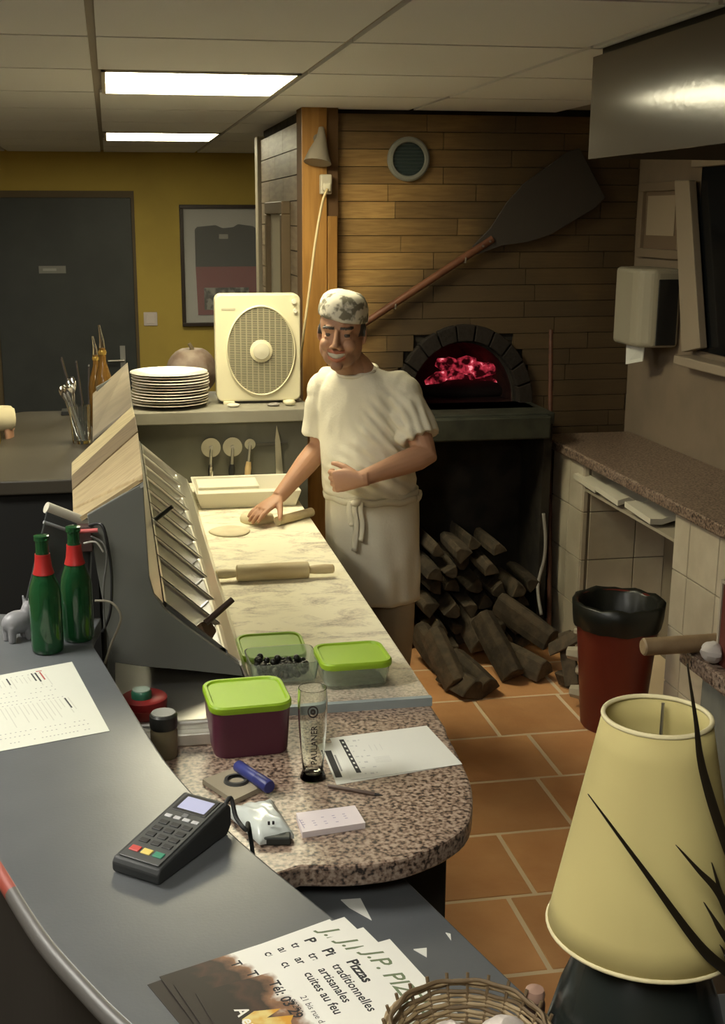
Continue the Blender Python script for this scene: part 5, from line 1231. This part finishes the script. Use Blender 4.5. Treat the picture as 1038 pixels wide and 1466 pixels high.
def drape(me, amp, sc, folds=()):
    nn = [v_.normal.copy() for v_ in me.vertices]
    for v_, n_ in zip(me.vertices, nn):
        q = v_.co; s_ = mnoise.noise(V((q.x*sc[0], q.y*sc[1], q.z*sc[2])))*amp + mnoise.noise(V((q.x*sc[0]*2.3+7, q.y*sc[1]*2.3, q.z*sc[2]*2.1)))*amp*.45
        for (c, dirv, wl, ra, am) in folds:
            d_ = q-c; r_ = d_.length
            if r_ < ra: s_ += am*(1-r_/ra)*math.sin(d_.dot(dirv)/wl*2*PI)
        v_.co = q+n_*s_
def build_arm(m, s, e, w_, r, n=16):
    mid = s.lerp(e, .45); fm = e.lerp(w_, .35)
    m.limb([s, mid, e.lerp(s, .12), e, e.lerp(w_, .12), fm, e.lerp(w_, .75), w_], [r*1.28, r*1.10, r*.92, r*.93, r*.97, r*.93, r*.70, r*.60], n)

# --- the cook
A0 = math.radians(41); f = V((-math.sin(A0), -math.cos(A0), 0)); l = V((math.cos(A0), -math.sin(A0), 0))
def C(x, y, z, fo=0): return V((x, y, z))+f*fo
TOR = [(C(.938, 4.385, .80), .160, .130), (C(.934, 4.385, .92), .163, .140), (C(.924, 4.378, 1.02, .015), .163, .148), (C(.915, 4.37, 1.12, .015), .164, .146), (C(.905, 4.365, 1.22, .005), .172, .132), (C(.895, 4.36, 1.32), .182, .116), (C(.885, 4.352, 1.39), .168, .098), (C(.874, 4.345, 1.435, .005), .115, .078), (C(.862, 4.335, 1.470, .012), .064, .062)]
sL, sR = V((1.008, 4.245, 1.388)), V((.765, 4.452, 1.384))
eL, wL = at(610, 651, Y=4.13), at(515, 686, Y=4.055)
eR, wR = at(458, 640, Y=4.47), at(399, 712, Y=4.37)
hc = at(489.5, 477, Y=4.285); cdir = V((-hc.x, -hc.y, 0)).normalized()
hf = Matrix.Rotation(math.radians(-11), 3, 'Z') @ cdir
TH = head_frame(hc, V((hf.x, hf.y, -.05)), (.05, 0, 1), 1.05)
cook = thing('person', 'cook in white cap, T-shirt and apron pressing dough on the counter', 'person', (.92, 4.38, 0))
m = MB(); m.rings(torso_rings([(c, a-.012, b_-.012) for c, a, b_ in TOR], f, l))
m.limb([C(.872, 4.345, 1.43), C(.856, 4.33, 1.47, .008), TH @ V((0, -.012, -.075)), TH @ V((0, -.01, -.03))], [(.075, .068), (.061, .060), (.057, .058), (.055, .055)], 20, ref=l)
build_arm(m, sL, eL, wL, .046); build_arm(m, sR, eR, wR, .045)
m.limb([V((.89, 4.36, 1.37)), sL], [.065, .035], 14); m.limb([V((.88, 4.36, 1.37)), sR], [.065, .035], 14)
hL = at(468, 691, Y=4.09); hand(m, wL, hL-wL, V((-.3, -.9, .25)), V((0, 0, 1)), (.75, .85, .6), 1.0, .05, .6)
hR = at(352, 745, Y=4.285); hR.z = ZS+.030; hand(m, wR, hR-wR, V((.2, -.2, 1)), V((.5, -.8, 0)), (.10, .16, .16), 1.0, .16, .15)
HL, KL, AL = V((.995, 4.33, .84)), V((1.005, 4.315, .48)), V((.995, 4.36, .085)); HR_, KR, AR = V((.875, 4.435, .84)), V((.865, 4.42, .48)), V((.862, 4.465, .085))
for a, b_, c in ((HL, KL, AL), (HR_, KR, AR)): m.limb([a, a.lerp(b_, .5), b_, b_.lerp(c, .35), c], [.078, .070, .052, .050, .036], 14); m.limb([c, c+V((0, 0, -.05))+f*.02, c+V((0, 0, -.055))+f*.13], [.036, .034, .03], 12)
head_prims(m, TH)
me = remesh(m, .0036, 3, .4)
paint(me, TH, (.47, .25, .145), (.055, .048, .040), (.035, .024, .016), lambda q: (q.y < -.035 and q.z > -.07) or (q.y < .030 and q.z > -.005 and abs(q.x) > .060 and not abs(q.x) > .0815) or q.z > .085, .55)
place('body', me, skin_m, cook, w=True)
for s_ in (-1, 1):
    o = MB().ell(TH @ V((s_*.030, .0735, .0050)), (.0118, .0118, .0118), None, 14, 10).build('eye', M('eye_dark', (.10, .075, .06), .2), cook, smooth=True, w=True)
tm = MB(); up_, lo_ = [], []
for k in range(-6, 7): x = k*.0056; y = .0945-13.*x*x; up_.append(TH @ V((x, y, -.0525+.14*abs(x)))); lo_.append(TH @ V((x, y-.001, -.0715+14*x*x)))
dd_ = TH.to_3x3() @ V((0, -.006, 0)); n_ = len(up_)
tm.add(up_+lo_+[p_+dd_ for p_ in up_]+[p_+dd_ for p_ in lo_], [(i, i+1, n_+i+1, n_+i) for i in range(n_-1)]+[(2*n_+i, 3*n_+i, 3*n_+i+1, 2*n_+i+1) for i in range(n_-1)]+[(i, 2*n_+i, 2*n_+i+1, i+1) for i in range(n_-1)]+[(n_+i, n_+i+1, 3*n_+i+1, 3*n_+i) for i in range(n_-1)])
tm.build('teeth', M('teeth', (.70, .63, .50), .35), cook, smooth=True, w=True)
# t-shirt
cloth_m = M('white_cotton', (.72, .67, .52), .85, bump=.12, bscale=120)
m = MB(); sh_rows = [(C(.932, 4.382, .975), .166, .146)]+[(c, a+.010, b_+.010) for c, a, b_ in TOR[2:7]]+[(C(.874, 4.345, 1.440, .003), .120, .086), (C(.868, 4.342, 1.462, .002), .086, .076)]
m.rings(torso_rings(sh_rows, f, l))
for s_ in (sL, sR): m.ell(s_+V((0, 0, -.006)), (.074, .074, .072))
for s_ in (sL, sR): m.limb([C(.866, 4.342, 1.430), C(.870, 4.345, 1.412).lerp(s_, .55), s_], [.060, .064, .064], 14)
def sleeve(m, s, e, k, r):
    ax = (e-s).normalized(); m.limb([V((.885, 4.36, 1.36)), s-ax*.012, s.lerp(e, .25), s.lerp(e, .5), s.lerp(e, k)], [.085, r*1.08, r*1.08, r*1.06, r*1.10], 18)
sleeve(m, sL, eL, .74, .066); sleeve(m, sR, eR, .80, .067)
me = remesh(m, .0055, 6)
armp = V((.985, 4.24, 1.27)); drape(me, .0075, (11, 11, 6), [(armp, V((.75, 0, .65)).normalized(), .036, .16, .013), (V((.96, 4.23, 1.12)), V((.55, 0, .83)).normalized(), .050, .20, .011), (V((1.03, 4.16, 1.29)), V((.95, 0, .3)).normalized(), .034, .10, .009), (V((.83, 4.25, 1.03)), V((.3, 0, .95)).normalized(), .045, .16, .008)])
place('t_shirt', me, cloth_m, cook, w=True)
nk = []
for k in range(37):
    a = 2*PI*k/36; nk.append(C(.864, 4.338, 1.463, .008)+l*(.072*math.cos(a))+f*(.072*math.sin(a))+V((0, 0, -.016*math.sin(a))))
MB().limb(nk, .007, 8).build('collar', cloth_m, cook, smooth=True, w=True)
# apron with folded waist and knotted strings
ap = []
for i in range(22):
    s_ = i/21; z = 1.025-.425*s_; a = .176+.010*math.sin(min(s_*2.2, 1.6))-.012*s_; b_ = .160+.006*math.sin(s_*3)-.006*s_; c = C(.930+.012*s_, 4.380, z, .006); ring = []
    for k in range(96):
        t_ = 2*PI*k/96; fo = 1+(.030*math.sin(7*t_+2.6*s_)+.020*math.sin(12*t_+1+4*s_)+.03*mnoise.noise(V((t_*2.2, s_*4, 3))))*min(1, s_*1.3)+(.010*math.sin(s_*70) if s_ < .12 else 0)
        ring.append(c+l*(a*fo*math.cos(t_))+f*(b_*fo*math.sin(t_)))
    ap.append(ring)
o = MB().rings(ap, False, False).build('apron', M('apron_white', (.66, .61, .46), .85, bump=.1, bscale=100), cook, smooth=True, w=True); q = o.modifiers.new('s', 'SOLIDIFY'); q.thickness = .003; q.offset = 0
fx = lambda th, z, ex=.0: C(.932, 4.380, z, .006)+l*((.182+ex)*math.cos(th))+f*((.166+ex)*math.sin(th))
MB().limb([fx(2*PI*k/48, .998+.004*math.sin(k*1.3), .002) for k in range(49)], [(.013, .006)]*49, 8, ref=(0, 0, 1)).build('waist_tie', MATS['apron_white'], cook, smooth=True, w=True)
for th, z1, ww in ((1.42, .80, .012), (1.30, .84, .011), (1.52, .90, .012)):
    pts = [fx(th, 1.005, .012), fx(th+.02, .97, .014), fx(th-.02, .92, .014), fx(th+.01, z1+.02, .018)]
    MB().limb(spline(pts, 5), [(ww, .004)]*16, 8, ref=l).build('apron_string', MATS['apron_white'], cook, smooth=True, w=True)
MB().ell(fx(1.40, 1.0, .014), (.022, .014, .014)).build('apron_knot', MATS['apron_white'], cook, smooth=True, w=True)
# trousers and shoes
m = MB()
for a, b_, c in ((HL, KL, AL), (HR_, KR, AR)): m.limb([a+V((0, 0, .08)), a.lerp(b_, .5), b_, b_.lerp(c, .5), c+V((0, 0, .01))], [.094, .086, .076, .070, .062], 18)
m.rings(torso_rings([(C(.938, 4.385, .80), .150, .125), (C(.934, 4.385, .93), .155, .135)], f, l))
me = remesh(m, .008, 4); drape(me, .004, (10, 10, 6)); place('trousers', me, M('beige_cotton', (.34, .27, .17), .85), cook, w=True)
for c in (AL, AR):
    b0 = V((c.x, c.y, 0)); m = MB(); rr = []
    for s_, w_, h in ((-.075, .028, .07), (-.05, .042, .085), (.02, .045, .082), (.09, .050, .058), (.15, .046, .045), (.185, .026, .032)):
        cc = b0+f*s_; rr.append([cc+l*(w_*math.cos(2*PI*k/16))+V((0, 0, max(.0, h/2+h/2*1.15*math.sin(2*PI*k/16)))) for k in range(16)])
    m.rings(rr); m.build('shoe', M('shoe_dark', (.03, .026, .022), .5), cook, smooth=50, w=True)
# cap with a grey print
cap = bpy.data.materials.new('cap_print'); cap.use_nodes = True; nt = cap.node_tree; b = nt.nodes['Principled BSDF']; b.inputs['Roughness'].default_value = .85
n1 = nd(nt, 'ShaderNodeTexNoise'); n1.inputs['Scale'].default_value = 19; n1.inputs['Detail'].default_value = 3; nt.links.new(nd(nt, 'ShaderNodeNewGeometry').outputs['Position'], n1.inputs['Vector'])
r = nd(nt, 'ShaderNodeValToRGB'); e = r.color_ramp.elements; e[0].position = .50; e[0].color = (.76, .71, .58, 1); e[1].position = .56; e[1].color = (.22, .20, .14, 1); nt.links.new(n1.outputs[0], r.inputs[0]); nt.links.new(r.outputs[0], b.inputs['Base Color'])
m = MB(); rr = []
for (z, k) in ((.050, 1.0), (.052, 1.045), (.062, 1.06), (.085, 1.045), (.105, .98), (.122, .86), (.133, .68), (.139, .42), (.141, .15)):
    ring = []
    for j in range(48):
        a = 2*PI*j/48; x, y = .0795*k*math.cos(a), -.012+.0995*k*math.sin(a); zz = z-(.012*math.cos(a)+.0*y)*(1 if z < .08 else .3)-.012*max(0, math.sin(a))*0-(.02*(-math.sin(a)) if math.sin(a) < 0 and z < .06 else 0)
        ring.append(TH @ (V((x, y, zz+.003*mnoise.noise(V((x*40, y*40, z*40)))))))
    rr.append(ring)
m.rings(rr, True, True); m.build('cap', cap, cook, smooth=60, w=True)

# --- customer leaning at the far bar, only a sleeve in view
cu = thing('person', 'customer in a cream jumper leaning on the far brown bar', 'person', (-.78, 5.25, 0))
f2, l2 = V((.96, -.28, 0)), V((.28, .96, 0)); l2 = V((0, 0, 1)).cross(f2).normalized()
def C2(z, fo=0): return V((-.80, 5.25, z))+f2*fo
T2 = [(C2(.80), .165, .12), (C2(.95), .160, .118), (C2(1.08), .160, .118), (C2(1.22, .01), .175, .120), (C2(1.33, .015), .185, .110), (C2(1.40, .02), .165, .092), (C2(1.45, .03), .10, .072), (C2(1.48, .035), .06, .06)]
TH2 = head_frame(C2(1.645, .065), V((.9, .3, -.05)))
m = MB(); m.rings(torso_rings([(c, a-.012, b_-.012) for c, a, b_ in T2], f2, l2)); m.limb([C2(1.42, .02), C2(1.50, .04), TH2 @ V((0, -.012, -.07)), TH2 @ V((0, -.01, -.03))], [.07, .06, .056, .054], 18)
s1, s2 = C2(1.37, .01)+l2*-.185, C2(1.37, .01)+l2*.185
e1, w1 = V((-.62, 5.03, 1.215)), V((-.445, 5.13, 1.200)); e2, w2 = V((-.66, 5.50, 1.18)), V((-.53, 5.36, 1.165))
build_arm(m, s1, e1, w1, .045); build_arm(m, s2, e2, w2, .045)
for s_ in (s1, s2): m.limb([C2(1.35), s_], [.075, .06], 12)
hand(m, w1, V((.12, -.1, -1.)), V((.9, -.3, .1)), V((.2, .9, .0)), (.35, .5, .4), 1.0, .05, .5); hand(m, w2, V((.75, -.5, -.25)), V((.2, .1, 1)), V((-.3, -.8, .3)), (.3, .5, .4), 1.0, .05, .5)
for s_ in (-1, 1):
    a = C2(.82)+l2*s_*.09; m.limb([a, a+V((0, 0, -.36))+f2*.03, a+V((0, 0, -.74))], [.085, .055, .038], 14); m.limb([a+V((0, 0, -.74)), a+V((0, 0, -.785))+f2*.12], [.038, .03], 10)
head_prims(m, TH2); me = remesh(m, .0048, 3, .4); paint(me, TH2, (.36, .19, .11), (.03, .022, .016), (.03, .022, .016), lambda q: q.z > .070 or (q.y < -.02 and q.z > -.06) or (q.y < .02 and q.z > .0 and abs(q.x) > .060 and abs(q.x) < .0815), .2)
place('body', me, skin_m, cu, w=True)
for s_ in (-1, 1): MB().ell(TH2 @ V((s_*.030, .0735, .0050)), (.0115, .0115, .0115), None, 12, 8).build('eye', MATS['eye_dark'], cu, smooth=True, w=True)
m = MB(); m.rings(torso_rings([(c, a+.012, b_+.012) for c, a, b_ in T2[:6]]+[(C2(1.452, .03), .098, .078)], f2, l2))
for s_ in (s1, s2): m.ell(s_+V((0, 0, -.006)), (.078, .078, .076)); m.limb([C2(1.43, .02), s_], [.06, .066], 14)
m.rings(torso_rings([(C2(.74), .185, .140), (C2(.95), .178, .136)], f2, l2))
for s_, e_, w_ in ((s1, e1, w1), (s2, e2, w2)): m.limb([C2(1.35), s_, s_.lerp(e_, .5), e_, e_.lerp(w_, .5), e_.lerp(w_, 1.12)], [.08, .072, .062, .058, .055, .052], 16)
me = remesh(m, .008, 4); drape(me, .006, (9, 9, 6)); place('jumper', me, M('cream_wool', (.62, .54, .34), .9), cu, w=True)
m = MB()
for s_ in (-1, 1): a = C2(.90)+l2*s_*.085; m.limb([a, a+V((0, 0, -.40))+f2*.03, a+V((0, 0, -.84))], [.098, .080, .064], 16)
me = remesh(m, .010, 4); place('trousers', me, M('dark_jeans', (.03, .035, .05), .85), cu, w=True)
for s_ in (-1, 1):
    b0 = V((-.80, 5.25, 0))+l2*s_*.09; m = MB(); rr = []
    for q, w_, h in ((-.075, .028, .07), (-.05, .042, .085), (.02, .045, .082), (.09, .050, .058), (.15, .046, .045), (.185, .026, .032)):
        rr.append([b0+f2*q+l2*(w_*math.cos(2*PI*k/16))+V((0, 0, max(.0, h/2+h/2*1.15*math.sin(2*PI*k/16)))) for k in range(16)])
    m.rings(rr); m.build('shoe', MATS['shoe_dark'], cu, smooth=50, w=True)
